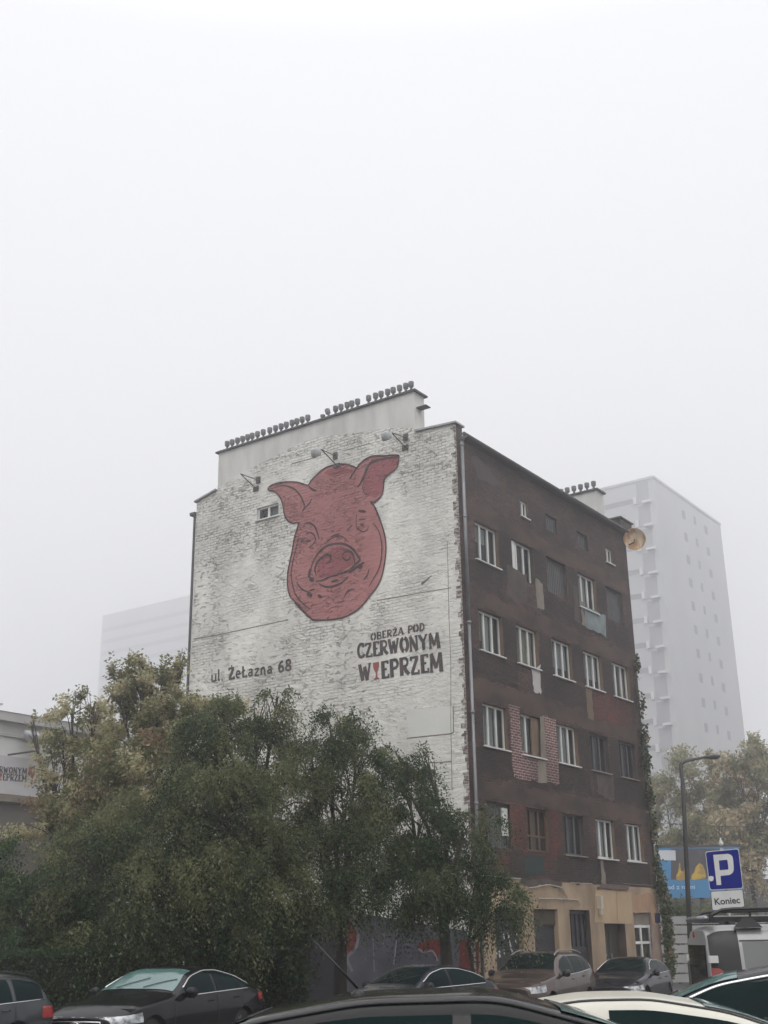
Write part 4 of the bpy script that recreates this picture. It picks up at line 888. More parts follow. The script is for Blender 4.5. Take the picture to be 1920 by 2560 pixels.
tree('robinia_tree', 'tallest dark robinia, its crown reaching the painted street name on the gable', ground(560*DS, 29.5),
     [blob(480, 1575, 75, 58, 29.5), blob(555, 1548, 60, 52, 29.5), blob(445, 1630, 66, 74, 29), blob(540, 1640, 85, 80, 29.5), blob(600, 1720, 70, 90, 29), blob(480, 1760, 95, 100, 28), blob(600, 1505, 30, 12, 29.5), blob(560, 1880, 90, 110, 28.5), blob(410, 1740, 60, 70, 28.6)],
     [lm_dark, lm_mid, lm_olive], [.34, .40, .26], 5200, shell=.5)
tree('robinia_tree', 'dark robinia with a drooping round crown right below the wine glass lettering', ground(735*DS, 30.5),
     [blob(720, 1590, 70, 55, 30.5), blob(680, 1660, 60, 75, 30), blob(770, 1640, 60, 60, 30.5), blob(740, 1740, 85, 85, 30), blob(690, 1850, 85, 90, 29.5), blob(790, 1830, 75, 90, 30), blob(740, 1930, 90, 60, 29.8)],
     [lm_dark, lm_mid, lm_olive], [.38, .40, .22], 4400, shell=.5)
tree('robinia_tree', 'thin topped robinia against the right edge of the gable beside the downpipe', ground(965*DS, 31.5),
     [blob(880, 1690, 38, 55, 31.5), blob(925, 1660, 22, 45, 31.8), blob(905, 1780, 65, 60, 31.5), blob(965, 1830, 62, 55, 31.5), blob(900, 1890, 75, 70, 31), blob(985, 1910, 55, 60, 31.2), blob(1000, 1800, 28, 40, 31.5), blob(940, 1960, 60, 36, 31.3), blob(845, 1640, 12, 30, 31.5)],
     [lm_dark, lm_mid, lm_green], [.46, .40, .14], 3500, shell=.5)
tree('robinia_tree', 'small robinia branch cluster hanging in front of the ochre shop front', ground(1022*DS, 31.9),
     [blob(1060, 1760, 26, 38, 31.8), blob(1075, 1930, 45, 34, 31.6), blob(1110, 1940, 34, 38, 31.4), blob(1130, 1985, 15, 26, 31.4), blob(1055, 1985, 20, 44, 31.8), blob(1040, 1860, 22, 60, 31.8)],
     [lm_mid, lm_dark, lm_green], [.6, .2, .2], 620, nleaf=10, tr=.06, shell=.3)
tree('robinia_tree', 'broad bushy robinia at the front above the black sedan', ground(330*DS, 28.1),
     [blob(330, 1790, 110, 80, 28.6), blob(220, 1880, 120, 90, 28.1), blob(450, 1850, 110, 90, 28.6), blob(340, 1930, 130, 90, 28.1), blob(470, 1960, 110, 80, 28.3), blob(560, 1800, 40, 50, 28.8), blob(250, 1990, 110, 60, 27.8), blob(150, 1830, 70, 60, 28.4)],
     [lm_mid, lm_dark, lm_olive], [.38, .34, .28], 7000, droop=1.0)
tree('bush_tree', 'bright green leafy bush at the left edge above the hedge', ground(40*DS, 27.9),
     [blob(40, 1960, 85, 75, 28.0), blob(110, 1990, 70, 60, 27.8), blob(-40, 1900, 90, 80, 28.2), blob(20, 2040, 100, 45, 27.6)],
     [lm_green, lm_mid, lm_dark], [.5, .35, .15], 2300, droop=.3)
Y1 = None
tree('maple_tree', 'tallest yellowing autumn tree with upright shoots left of the gable', ground(300*DS, 35),
     [blob(305, 1500, 52, 62, 35), blob(250, 1480, 22, 40, 35), blob(350, 1500, 34, 55, 35), blob(395, 1440, 10, 42, 35.2), blob(408, 1530, 30, 36, 35.2), blob(290, 1600, 80, 70, 34.8), blob(370, 1590, 60, 70, 34.8), blob(310, 1450, 24, 32, 35), blob(300, 1720, 110, 90, 34.5), blob(435, 1535, 26, 26, 35.3), blob(500, 1530, 36, 12, 35.4)],
     [lm_yel, lm_olive, lm_brn], [.50, .42, .08], 3600, nleaf=8, slen=.42, droop=.15, lsize=.12, asp=.55, up=.8, shell=.12)
tree('maple_tree', 'sparse yellow brown autumn tree in front of the inn sign', ground(150*DS, 36),
     [blob(155, 1540, 44, 45, 36), blob(200, 1530, 28, 40, 36), blob(135, 1600, 46, 55, 36), blob(215, 1620, 60, 70, 36), blob(115, 1665, 36, 55, 35.8), blob(190, 1720, 90, 80, 35.6), blob(68, 1570, 8, 26, 36.1), blob(120, 1810, 85, 70, 35.3), blob(130, 1720, 50, 60, 35.6)],
     [lm_yel, lm_olive, lm_brn], [.48, .40, .12], 1600, nleaf=8, slen=.42, droop=.15, lsize=.12, asp=.55, up=.6, shell=.12)
for (lab, gu, D, bl, wt) in (
    ('brownish foggy autumn tree behind the street lamp beside the tower foot', 1500, 82, [(1480, 1690, 70, 60), (1560, 1700, 60, 60), (1440, 1740, 50, 60), (1520, 1790, 100, 60), (1430, 1840, 50, 50), (1560, 1840, 90, 60)], [.34, .50, .16]),
    ('foggy yellow brown tree at the right edge above the parking sign', 1640, 76, [(1640, 1640, 45, 55), (1600, 1680, 45, 45), (1660, 1730, 60, 60), (1610, 1760, 60, 60), (1650, 1830, 70, 60), (1690, 1680, 40, 60), (1600, 1870, 60, 50)], [.46, .42, .12])):
    tree('maple_tree', lab, ground(gu*DS, D), [blob(*b_, D+rnd.uniform(-1, 1)) for b_ in bl], [lm_pale, lm_ol2, lm_brn], wt, 2600, nleaf=8, slen=.85, droop=.2, lsize=.25, asp=.55, up=.2, shell=.2)
tree('shrub', 'grey green foggy shrubs below the billboard', ground(1460*DS, 58), [blob(1440, 1990, 50, 40, 58), blob(1510, 1990, 50, 40, 58), blob(1580, 1990, 50, 40, 58.5)], [lm_mid, lm_olive], [.6, .4], 900, nleaf=8, lsize=.16, slen=.5, tr=.06, cat='shrub')
# ivy on the far corner of the tenement
def ivy(name, label, spots, n, mats, wts, ls=.13):
    o = thing(name, label, 'ivy', (WID, -.02, 0)); P_ = []
    st = MB(); prev = None
    for (u, v, rx, rz_, k) in spots:
        a, z = on_y(u, v, -.12); k = int(n*k); q = nrg.normal(size=(k, 3))*np.array([rx, .10, rz_])*.55+np.array([a-WID, -.14, z]); q[:, 1] = np.minimum(q[:, 1], -.03); P_.append(q)
        cur = Vector((a-WID, -.04, z)); 
        if prev is not None: st.tube([prev, prev.lerp(cur, .5)+Vector((rnd.uniform(-.06, .06), 0, 0)), cur], .02, 5, False)
        prev = cur
    st.build('stem', bark, o); P_ = np.concatenate(P_); N_ = nrg.normal(size=P_.shape)*.6+np.array([0, -.5, -.6])
    leaf_mesh('foliage', P_, N_, np.full(len(P_), ls)*(.6+.8*nrg.random(len(P_))), mats, nrg.choice(len(mats), len(P_), p=wts), o, .8)
ivy('ivy', 'dark ivy climbing the far corner of the tenement beside the blue billboard',
    [(1588, 1660, .10, .35, .05), (1600, 1760, .10, .5, .04), (1607, 1840, .22, .5, .10), (1612, 1900, .28, .5, .14), (1622, 1990, .22, .5, .10), (1632, 2080, .16, .5, .06), (1640, 2160, .16, .5, .06), (1651, 2215, .36, .5, .26), (1660, 2270, .38, .5, .32), (1665, 2330, .32, .5, .28), (1671, 2390, .24, .5, .2), (1669, 2420, .2, .4, .1)], 1700, [lm_dark, lm_mid, lm_brn], [.55, .33, .12])
# hedges
def hedge(label, u0, u1, D0, D1, h, th):
    a = ground(u0*DS, D0); c = ground(u1*DS, D1); d = c-a; ln = d.length; o = thing('hedge', label, 'hedge', a, math.atan2(d.y, d.x), 'clipped hedges')
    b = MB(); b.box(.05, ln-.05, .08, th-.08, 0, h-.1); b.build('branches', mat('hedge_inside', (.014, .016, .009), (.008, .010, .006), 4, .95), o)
    n = int(ln*2600); q = nrg.random((n, 3))*np.array([ln, th, h]); f = nrg.random(n)
    q[f < .45, 1] = nrg.normal(size=(f < .45).sum())*.05+.03; q[f > .6, 2] = h+nrg.normal(size=(f > .6).sum())*.035
    m_ = (f >= .45) & (f <= .6); q[m_, 1] = th-.03
    leaf_mesh('foliage', q, nrg.normal(size=(n, 3)), .05+.05*nrg.random(n), [lm_dark, lm_green], nrg.choice(2, n, p=[.75, .25]), o, .55)
hedge('clipped green hedge behind the grey estate car on the left', -60, 262, 25.6, 27.0, 1.78, .9)
tree('shrub', 'dense dark undergrowth between the hedges under the robinias', ground(400*DS, 29), [blob(u_, 2030, 62, 52, 28.5+.3*(k_ % 3)) for k_, u_ in enumerate(range(150, 680, 62))], [lm_dark, lm_mid], [.8, .2], 3000, nleaf=9, lsize=.12, slen=.5, droop=.3, tr=.05, cat='shrub')
hedge('dark clipped hedge behind the boot of the black sedan', 470, 670, 28.5, 29.5, 1.55, .9)

# ------------------------------------------------------------------ cars
def paint(name, c, rough=.16, coat=.36, metal=.0):
    return mat(name, c, tuple(x*.8 for x in c), 1.2, rough, .015, 60, coat=coat, metal=metal, spec=.06)
tyre_m = mat('tyre', (.022, .022, .022), (.015, .015, .015), 8, .85)
rim_m = mat('rim', (.35, .35, .36), (.25, .25, .26), 5, .35, metal=.8)
chrome = mat('chrome', (.72, .72, .72), (.62, .62, .62), 3, .18, metal=1.0)
trim_m = mat('black_trim', (.012, .012, .013), (.008, .008, .009), 6, .45)
cglass = mat('car_glass', (.006, .016, .016), (.003, .008, .009), .8, .04, spec=.07, ior=1.3)
wglass = mat('windscreen_glass_sky_tint', (.10, .19, .18), (.05, .11, .105), .7, .06, spec=.8, ior=1.7, contrast=.3)  # pale teal base colour paints in the sky reflected by sloping windscreens
red_l = mat('tail_red', (.42, .02, .015), (.28, .012, .01), 8, .2, coat=.6)
lamp_l = mat('head_lamp', (.55, .57, .58), (.12, .13, .14), 9, .12, coat=.8, contrast=.12)
plate_m = mat('plate_white', (.7, .7, .68), (.6, .6, .58), 3, .5)
class Car:
    """body lofted through cross sections; x runs from the nose (0) to the tail (Ln)"""
    def __init__(s, Ln, top, belt, half, wheels, R_=.34, zb=.20, tum=.42, n=5.0, front_z=None):
        s.Ln = Ln; s.xs = np.linspace(0, Ln, int(Ln/.04)+1); s.R = R_; s.wheels = wheels; s.tum = tum; s.n = n
        def sm(pts, sg=.07):
            x = np.array([p[0] for p in pts]); y = np.array([p[1] for p in pts]); g = np.linspace(-.6, Ln+.6, int((Ln+1.2)/.02)); v = np.interp(g, x, y)
            v[g < 0] = 2*np.interp(0, x, y)-np.interp(-g[g < 0], x, y); v[g > Ln] = 2*np.interp(Ln, x, y)-np.interp(2*Ln-g[g > Ln], x, y)
            k = np.exp(-.5*(np.arange(-15, 16)*.02/sg)**2); k /= k.sum(); v = np.convolve(np.pad(v, 15, 'edge'), k, 'valid'); return lambda q: np.interp(q, g, v)
        s.top = sm(top, .075); s.belt = sm(belt, .06); s.half = sm(half, .05); s.zb = zb
    def low(s, x):
        z = s.zb+ (.06*max(0, 1-x/.5)) + .08*max(0, 1-(s.Ln-x)/.5)
        for wx in s.wheels:
            d = s.R*1.13; 
            if abs(x-wx) < d: z = max(z, s.R*.98+math.sqrt(d*d-(x-wx)**2))
        return z
    def side(s, x, z):
        """half width of the body at x, z"""
        W = float(s.half(x)); bz = float(s.belt(x)); tz = float(s.top(x)); zb = s.zb
        if z <= bz:
            t = (z-zb)/max(.05, bz-zb); return W*float(np.interp(t, [-.5, 0, .3, .62, .86, 1], [.92, .95, .995, 1.0, .985, .955]))
        H = max(.01, tz-bz); h = min(1.0, (z-bz)/H); k = min(1, max(0, (H-.08)/.28)); n = 2.4+(s.n-2.4)*k
        return (W*.955-s.tum*k*H*h)*max(0.0, 1-h**n)**(1/n)
    def zat(s, x, y):
        """height of the upper surface at x, y"""
        W = float(s.half(x)); bz = float(s.belt(x)); tz = float(s.top(x)); H = max(.01, tz-bz); k = min(1, max(0, (H-.08)/.28)); n = 2.4+(s.n-2.4)*k; h = .95
        for _ in range(8):
            q = min(.999, abs(y)/max(.05, W*.955-s.tum*k*H*h)); h = (1-q**n)**(1/n)
        return bz+H*h
    def X(s, x): return s.Ln/2-x
    def body(s, mt, root, name='body'):
        rows = []
        for x in s.xs:
            W = float(s.half(x)); bz = float(s.belt(x)); tz = float(s.top(x)); lo = s.low(x); H = max(.01, tz-bz); k = min(1, max(0, (H-.08)/.28)); n = 2.4+(s.n-2.4)*k
            pts = [(s.side(x, min(lo, bz)), min(lo, bz-.01))]
            for t in (.3, .62, .86, 1.0):
                z = max(lo+.004*(1+t), s.zb+(bz-s.zb)*t); pts.append((s.side(x, min(z, bz)), min(z, bz)))
            for j in range(1, 13):
                a = j/12*math.pi/2; h = math.sin(a)**(2/n); wd = (W*.955-s.tum*k*H*h)*max(0, math.cos(a))**(2/n) if j < 12 else 0
                pts.append((wd, bz+H*h))
            rows.append([(s.X(x), p[0], p[1]) for p in pts]+[(s.X(x), -p[0], p[1]) for p in reversed(pts[:-1])])
        b = MB(); b.grid(rows); nn = len(rows[0]); b.f.append(tuple(range(nn))); b.f.append(tuple((len(rows)-1)*nn+k for k in reversed(range(nn))))
        o = b.build(name, mt, root, True)
        for p in o.data.polygons:
            if len(p.vertices) > 4: p.use_smooth = False
        u = MB(); L_ = s.Ln; Wm = float(s.half(L_/2)); u.box(-L_/2+.35, L_/2-.35, -Wm*.86, Wm*.86, .16, float(s.belt(L_/2))-.12); u.build('underbody', trim_m, root)
        return o
    def patch(s, x0, x1, lo, hi, sg, off, nx=22, nz=6):
        rows = []
        for i in range(nx+1):
            x = x0+(x1-x0)*i/nx; a, c = lo(x), hi(x); c = max(c, a+.001)
            rows.append([(s.X(x), sg*(s.side(x, a+(c-a)*j/nz)+off), a+(c-a)*j/nz) for j in range(nz+1)])
        return rows
    def dlo(s, marg=.085, sill=.03): return (lambda x: float(s.belt(x))+sill), (lambda x: float(s.top(x))-marg)
    def side_windows(s, spans, root, mt, marg=.085, sill=.03, trim=None, sides=(1, -1), tw=.012, names='side_window'):
        lo, hi = s.dlo(marg, sill)
        for sg in sides:
            for x0, x1 in spans:
                b = MB(); b.grid(s.patch(x0, x1, lo, hi, sg, .005)); g = b.build(names, mt, root, True)
            a, e = spans[0][0], spans[-1][1]
            if trim:
                t = MB(); pts = []
                for i in range(41): x = a+(e-a)*i/40; z = max(hi(x), lo(x)+.004); pts.append((s.X(x), sg*(s.side(x, z)+.006), z))
                t.tube(pts, tw, 6)
                pts = [(s.X(a+(e-a)*i/20), sg*(s.side(a+(e-a)*i/20, lo(a+(e-a)*i/20))+.006), lo(a+(e-a)*i/20)) for i in range(21)]; t.tube(pts, tw, 6); t.build('window_trim', trim, root, True)
    def screen(s, x0, x1, wf, root, mt, name):
        rows = []
        for i in range(15):
            x = x0+(x1-x0)*i/14; H = float(s.top(x)-s.belt(x)); k = min(1, max(0, (H-.08)/.28)); wm = (float(s.half(x))*.955-s.tum*k*H)*wf; r_ = []
            for j in range(17):
                y = -wm+2*wm*j/16; r_.append((s.X(x), y, s.zat(x, y)+.010))
            rows.append(r_)
        b = MB(); b.grid(rows); o = b.build(name, mt, root, True)
        if name == 'windscreen':
            for ya in (-.42, .12):
                q = MB(); p_ = [(s.X(x0+.03+.10*k), ya+.16*k, s.zat(x0+.03+.10*k, ya+.16*k)+.022) for k in range(4)]; q.tube(p_, .007, 5); q.build('wiper', trim_m, o)
        return o
    def lights(s, x0, x1, zl, zh, root, mt, name, off=.008, taper=0.0):
        for sg in (1, -1):
            b = MB(); b.grid(s.patch(x0, x1, lambda x: zl+taper*(x-x0)*.5, lambda x: zh+taper*(x-x0), sg, off)); b.build(name, mt, root, True)
    def extras(s, root, pm, mirror_x, doors=(), handles=True):
        for sg in (1, -1):
            bz = float(s.belt(mirror_x)); y = s.side(mirror_x, bz)
            b = MB(); b.lathe([(.02, -.10), (.075, -.085), (.095, -.02), (.09, .05), (.05, .085), (.01, .09)], (s.X(mirror_x), sg*(y+.11), bz+.085), 10, 'y'); b.tube([(s.X(mirror_x)-.02, sg*(y-.02), bz+.02), (s.X(mirror_x), sg*(y+.08), bz+.06)], .025, 6); b.build('mirror', pm, root, True)
            for dx in doors:
                b = MB(); z0 = max(.32, s.low(dx)); rr = [[(s.X(dx+e_), sg*(s.side(dx, z)+.0035), z) for e_ in (-.006, .006)] for z in np.linspace(z0, float(s.belt(dx)), 8)]; b.grid(rr); b.build('door_gap', trim_m, root)
            if handles:
                for dx in doors[1:]:
                    z = float(s.belt(dx))-.10; b = MB(); x = dx-.22; b.tube([(s.X(x-.09), sg*(s.side(x, z)+.004), z), (s.X(x), sg*(s.side(x, z)+.035), z), (s.X(x+.09), sg*(s.side(x, z)+.004), z)], .014, 6); b.build('door_handle', pm, root, True)
    def wheels_(s, root):
        for wx in s.wheels:
            for sg in (1, -1):
                y = sg*(float(s.half(wx))*.94-.11); r_ = s.R; c = (s.X(wx), y, r_); d = sg
                b = MB(); b.lathe([(r_*.66, d*.10), (r_*.9, d*.105), (r_*.98, d*.08), (r_, 0), (r_*.98, -d*.08), (r_*.66, -d*.10)], c, 28, 'y'); t = b.build('tyre', tyre_m, root, True)
                b = MB(); b.lathe([(.03, d*.085), (r_*.2, d*.08), (r_*.2, d*.03)], c, 14, 'y'); b.lathe([(r_*.6, d*.095), (r_*.67, d*.10), (r_*.67, -d*.02), (r_*.6, -d*.02)], c, 28, 'y')
                for k in range(5):
                    for w2 in (-.12, .12):
                        a = 2*math.pi*k/5+w2; b.tube([(c[0]+math.cos(a)*r_*.12, y+d*.07, r_+math.sin(a)*r_*.12), (c[0]+math.cos(a+w2*.4)*r_*.64, y+d*.085, r_+math.sin(a+w2*.4)*r_*.64)], .022, 5)
                b.lathe([(r_*.6, d*.0), (r_*.6, d*.004)], c, 20, 'y'); b.build('rim', rim_m, t, True)
def put(root, car, u, D, heading, xref):
    """stand the car so that the point xref along it lies at that sight line and distance; heading = where the nose points"""
    g = ground(u, D); h = heading; d = Vector((math.cos(h), math.sin(h), 0)); root.rotation_euler = (0, 0, h); root.location = g-d*(car.Ln/2-xref); root.location.z = g.z
def plate(car, root, front=True):
    x = car.X(-.025) if front else car.X(car.Ln+.015)
    b = MB(); b.box(x-.012, x+.012, -.26, .26, .40 if front else .62, .51 if front else .73); b.build('number_plate', plate_m, root)

SEDAN = dict(top=[(0, .70), (.10, .76), (.5, .90), (1.0, .97), (1.35, 1.02), (1.50, 1.05), (2.15, 1.36), (2.6, 1.445), (3.0, 1.44), (3.5, 1.34), (4.05, 1.12), (4.3, 1.08), (4.6, 1.05), (4.7, .96)],
             belt=[(0, .62), (.3, .74), (1.2, .89), (1.6, .93), (3, .97), (4.1, 1.0), (4.7, .88)], half=[(0, .58), (.06, .70), (.2, .80), (.5, .87), (1, .905), (3.6, .905), (4.2, .87), (4.55, .80), (4.7, .68)])
# black saloon facing left, star grille
c = Car(4.7, wheels=(.84, 3.68), **SEDAN); blk = paint('paint_black', (.007, .007, .009))
o = thing('parked_car', 'black saloon with silver star grille and chrome window trim before the trees', 'car', group='parked cars')
c.body(blk, o); c.wheels_(o); c.side_windows([(1.78, 2.72), (2.80, 3.55), (3.58, 3.92)], o, cglass, trim=chrome, tw=.017); c.screen(1.56, 2.30, .86, o, wglass, 'windscreen'); c.screen(3.35, 3.98, .84, o, cglass, 'rear_window')
c.extras(o, blk, 1.78, (1.42, 2.76, 3.62)); plate(c, o)
c.lights(.03, .55, .60, .72, o, lamp_l, 'headlight', taper=.09); c.lights(4.25, 4.66, .80, .93, o, red_l, 'tail_light')
b = MB(); b.box(c.X(-.004), c.X(.05), -.46, .46, .40, .66); g_ = b.build('grille', trim_m, o)
b = MB(); xg = c.X(-.03)
for z in (.47, .53, .59): b.tube([(xg, -.44, z), (xg+.01, 0, z), (xg, .44, z)], .010, 6)
b.tube([(xg, -.47, .41), (xg, -.47, .65), (xg, .47, .65), (xg, .47, .41), (xg, -.47, .41)], .012, 6); b.build('grille_bars', chrome, g_, True)
b = MB(); ring = [(xg+.025, .115*math.cos(a), .53+.115*math.sin(a)) for a in np.linspace(0, 2*math.pi, 25)]; b.tube(ring, .012, 6)
for k in range(3): a = R(90+120*k); b.tube([(xg+.025, 0, .53), (xg+.025, .11*math.cos(a), .53+.11*math.sin(a))], [.024, .006], 6)
b.build('star_emblem', chrome, g_, True)
put(o, c, 414, 24.0, R(192), 2.4); o.scale = (1.07, 1.07, 1.04)
# grey estate car cut by the left edge
c = Car(4.56, top=[(0, .72), (.1, .80), (.5, .92), (1.0, .99), (1.35, 1.05), (2.05, 1.37), (2.5, 1.45), (3.6, 1.43), (4.15, 1.36), (4.40, 1.05), (4.56, .88)], belt=[(0, .64), (.3, .76), (1.3, .92), (3, .96), (4.2, 1.0), (4.56, .85)],
        half=[(0, .58), (.06, .7), (.2, .8), (.5, .87), (1, .90), (3.7, .90), (4.3, .85), (4.5, .80), (4.56, .74)], wheels=(.85, 3.5))
gry = paint('paint_grey', (.060, .066, .072), metal=.3)
o = thing('parked_car', 'dark grey estate car with red tail light cut by the left edge', 'car', group='parked cars')
c.body(gry, o); c.wheels_(o); c.side_windows([(1.75, 2.60), (2.68, 3.40), (3.50, 4.16)], o, cglass, trim=None, marg=.10); c.screen(1.46, 2.2, .86, o, wglass, 'windscreen'); c.screen(4.18, 4.40, .82, o, cglass, 'rear_window')
c.extras(o, gry, 1.75, (1.42, 2.64, 3.45)); c.lights(4.12, 4.52, .72, .90, o, red_l, 'tail_light'); c.lights(.03, .5, .58, .70, o, lamp_l, 'headlight', taper=.08); plate(c, o, False)
b = MB()
for sg in (1, -1):
    b.tube([(c.X(1.9+2.2*i/12), sg*(c.side(1.9+2.2*i/12, float(c.top(1.9+2.2*i/12))-.05)-.02), float(c.top(1.9+2.2*i/12))+.01) for i in range(13)], .016, 6)
b.build('roof_rail', trim_m, o, True)
lo, hi = c.dlo()
for sg in (1, -1):
    b = MB(); b.tube([(c.X(x), sg*(c.side(x, lo(x))+.006), lo(x)-.02) for x in np.linspace(1.6, 4.2, 20)], .011, 6); b.build('window_trim', chrome, o, True)
put(o, c, 48, 22.0, R(190), 4.4)
# brown suv in front of the shop
c = Car(4.64, top=[(0, .86), (.1, .96), (.5, 1.06), (1.0, 1.12), (1.35, 1.18), (2.05, 1.57), (2.5, 1.67), (3.5, 1.66), (4.05, 1.57), (4.45, 1.20), (4.64, 1.0)], belt=[(0, .78), (.3, .90), (1.3, 1.06), (3, 1.12), (4.1, 1.20), (4.64, .95)],
        half=[(0, .62), (.06, .74), (.2, .84), (.5, .91), (1, .945), (3.7, .945), (4.3, .89), (4.55, .82), (4.64, .72)], wheels=(.86, 3.64), R_=.37, zb=.27)
brn = paint('paint_brown', (.105, .080, .070), metal=.35)
o = thing('parked_car', 'brown crossover with roof rails parked at the shuttered shop front', 'car', group='parked cars')
c.body(brn, o); c.wheels_(o); c.side_windows([(1.72, 2.62), (2.68, 3.45), (3.50, 4.02)], o, cglass, trim=None, marg=.11); c.screen(1.50, 2.25, .86, o, cglass, 'windscreen'); c.screen(4.10, 4.40, .82, o, cglass, 'rear_window')
c.extras(o, trim_m, 1.72, (1.42, 2.65, 3.48)); c.lights(.04, .52, .74, .88, o, lamp_l, 'headlight', taper=.10); c.lights(4.2, 4.6, .9, 1.25, o, red_l, 'tail_light'); plate(c, o)
b = MB(); b.box(c.X(-.004), c.X(.05), -.42, .42, .58, .82); g_ = b.build('grille', trim_m, o)
b = MB(); [b.tube([(c.X(-.02), -.4, z), (c.X(-.03), 0, z), (c.X(-.02), .4, z)], .008, 5) for z in (.63, .69, .75)]; b.build('grille_bars', chrome, g_)
b = MB()
for sg in (1, -1): b.tube([(c.X(x), sg*(c.side(x, float(c.top(x))-.05)-.02), float(c.top(x))+.035) for x in np.linspace(2.0, 4.0, 14)], .018, 6)
b.build('roof_rail', rim_m, o, True)
lo, hi = c.dlo()
for sg in (1, -1):
    b = MB(); b.tube([(c.X(x), sg*(c.side(x, lo(x))+.006), lo(x)-.01) for x in np.linspace(1.72, 4.1, 20)], .012, 6); b.build('window_trim', chrome, o, True)
put(o, c, 1352, 33.5, R(188), 2.7)
# dark hatch by the last shop door, and the dark saloon under the trees
def small_sedan(label, pm, u, D, hd, xref, screen=cglass, drl=False):
    c = Car(4.5, top=[(0, .68), (.10, .76), (.5, .90), (1.0, .97), (1.35, 1.02), (2.05, 1.36), (2.5, 1.45), (3.0, 1.44), (3.5, 1.34), (4.05, 1.12), (4.4, 1.02), (4.5, .92)], belt=[(0, .60), (.3, .73), (1.2, .89), (1.6, .93), (3, .97), (4.0, 1.0), (4.5, .86)],
            half=[(0, .58), (.06, .70), (.2, .80), (.5, .87), (1, .90), (3.5, .90), (4.1, .86), (4.4, .78), (4.5, .68)], wheels=(.84, 3.5))
    o = thing('parked_car', label, 'car', group='parked cars'); c.body(pm, o); c.wheels_(o); c.side_windows([(1.70, 2.55), (2.62, 3.35), (3.38, 3.80)], o, cglass, trim=chrome, tw=.016)
    c.screen(1.48, 2.22, .86, o, screen, 'windscreen'); c.screen(3.3, 3.9, .84, o, cglass, 'rear_window'); c.extras(o, pm, 1.7, (1.40, 2.58, 3.40)); c.lights(.03, .55, .60, .70, o, lamp_l, 'headlight', taper=.09); c.lights(4.05, 4.45, .78, .9, o, red_l, 'tail_light'); plate(c, o)
    b = MB(); b.box(c.X(-.004), c.X(.05), -.42, .42, .40, .62); b.build('grille', trim_m, o)
    if drl:
        for sg in (1, -1):
            b = MB(); b.tube([(c.X(x), sg*(c.side(x, .62)+.012), .585+.05*x) for x in np.linspace(.02, .5, 10)], .012, 6); b.build('chrome_strip', chrome, o)
    put(o, c, u, D, hd, xref); return o
small_sedan('dark saloon with bright headlight strips beside the last shop window', paint('paint_ink', (.018, .019, .024)), 1572, 38, R(190), 2.6, drl=True)
small_sedan('dark saloon with chrome window arch under the trees in front of the graffiti', paint('paint_slate', (.030, .032, .038)), 1058, 29.5, R(172), 2.6)
# near cars, only their roofs in view
c = Car(4.3, top=[(0, .72), (.1, .80), (.5, .93), (1.0, 1.0), (1.25, 1.05), (1.95, 1.37), (2.4, 1.51), (3.0, 1.50), (3.55, 1.40), (4.05, 1.05), (4.3, .86)], belt=[(0, .62), (.3, .76), (1.2, .93), (3, .98), (3.9, 1.02), (4.3, .84)],
        half=[(0, .58), (.06, .7), (.2, .8), (.5, .86), (1, .89), (3.4, .89), (4.0, .83), (4.2, .78), (4.3, .70)], wheels=(.84, 3.45), n=9)
pb2 = paint('paint_black_near', (.014, .014, .015))
o = thing('parked_car', 'black hatchback with a roof aerial, nearest car in the middle of the bottom edge', 'car', group='parked cars')
c.body(pb2, o); c.wheels_(o); c.side_windows([(1.62, 2.52), (2.60, 3.32), (3.38, 3.70)], o, cglass, trim=trim_m, marg=.035, tw=.012); c.screen(1.36, 2.12, .86, o, wglass, 'windscreen'); c.screen(3.52, 4.0, .82, o, cglass, 'rear_window')
c.extras(o, pb2, 1.65, (1.32, 2.56, 3.36)); c.lights(.03, .5, .6, .72, o, lamp_l, 'headlight', taper=.08); c.lights(3.9, 4.28, .8, 1.0, o, red_l, 'tail_light')
b = MB(); b.lathe([(.035, 0), (.028, .018), (.012, .036)], (c.X(3.05), 0, float(c.top(3.05))-.012), 10); b.tube([(c.X(3.05), 0, float(c.top(3.05))+.03), (c.X(3.27), 0, float(c.top(3.05))+.30)], [.008, .003], 5); b.build('aerial', trim_m, o, True)
put(o, c, 1150, 7.0, R(-57), 2.6); o.scale = (1.13, 1, .95)
c = Car(4.4, top=[(0, .72), (.1, .80), (.5, .93), (1.0, .99), (1.3, 1.04), (2.15, 1.36), (2.65, 1.45), (3.1, 1.445), (3.6, 1.36), (4.1, 1.10), (4.4, .9)], belt=[(0, .62), (.3, .76), (1.2, .92), (3, .97), (4.0, 1.0), (4.4, .84)],
        half=[(0, .58), (.06, .7), (.2, .8), (.5, .86), (1, .89), (3.5, .89), (4.1, .83), (4.3, .78), (4.4, .70)], wheels=(.84, 3.5), n=9)
cream = paint('paint_cream', (.66, .64, .56), rough=.35)
o = thing('parked_car', 'cream white car with black roof strips at the lower right edge', 'car', group='parked cars')
c.body(cream, o); c.wheels_(o); c.side_windows([(1.66, 2.92), (3.06, 3.72)], o, cglass, trim=trim_m, marg=.022, tw=.009); c.screen(1.42, 2.3, .86, o, wglass, 'windscreen'); c.screen(3.62, 4.1, .82, o, cglass, 'rear_window')
c.extras(o, cream, 1.75, (1.36, 2.98)); c.lights(.03, .5, .6, .72, o, lamp_l, 'headlight', taper=.08); c.lights(4.0, 4.38, .8, 1.0, o, red_l, 'tail_light')
b = MB()
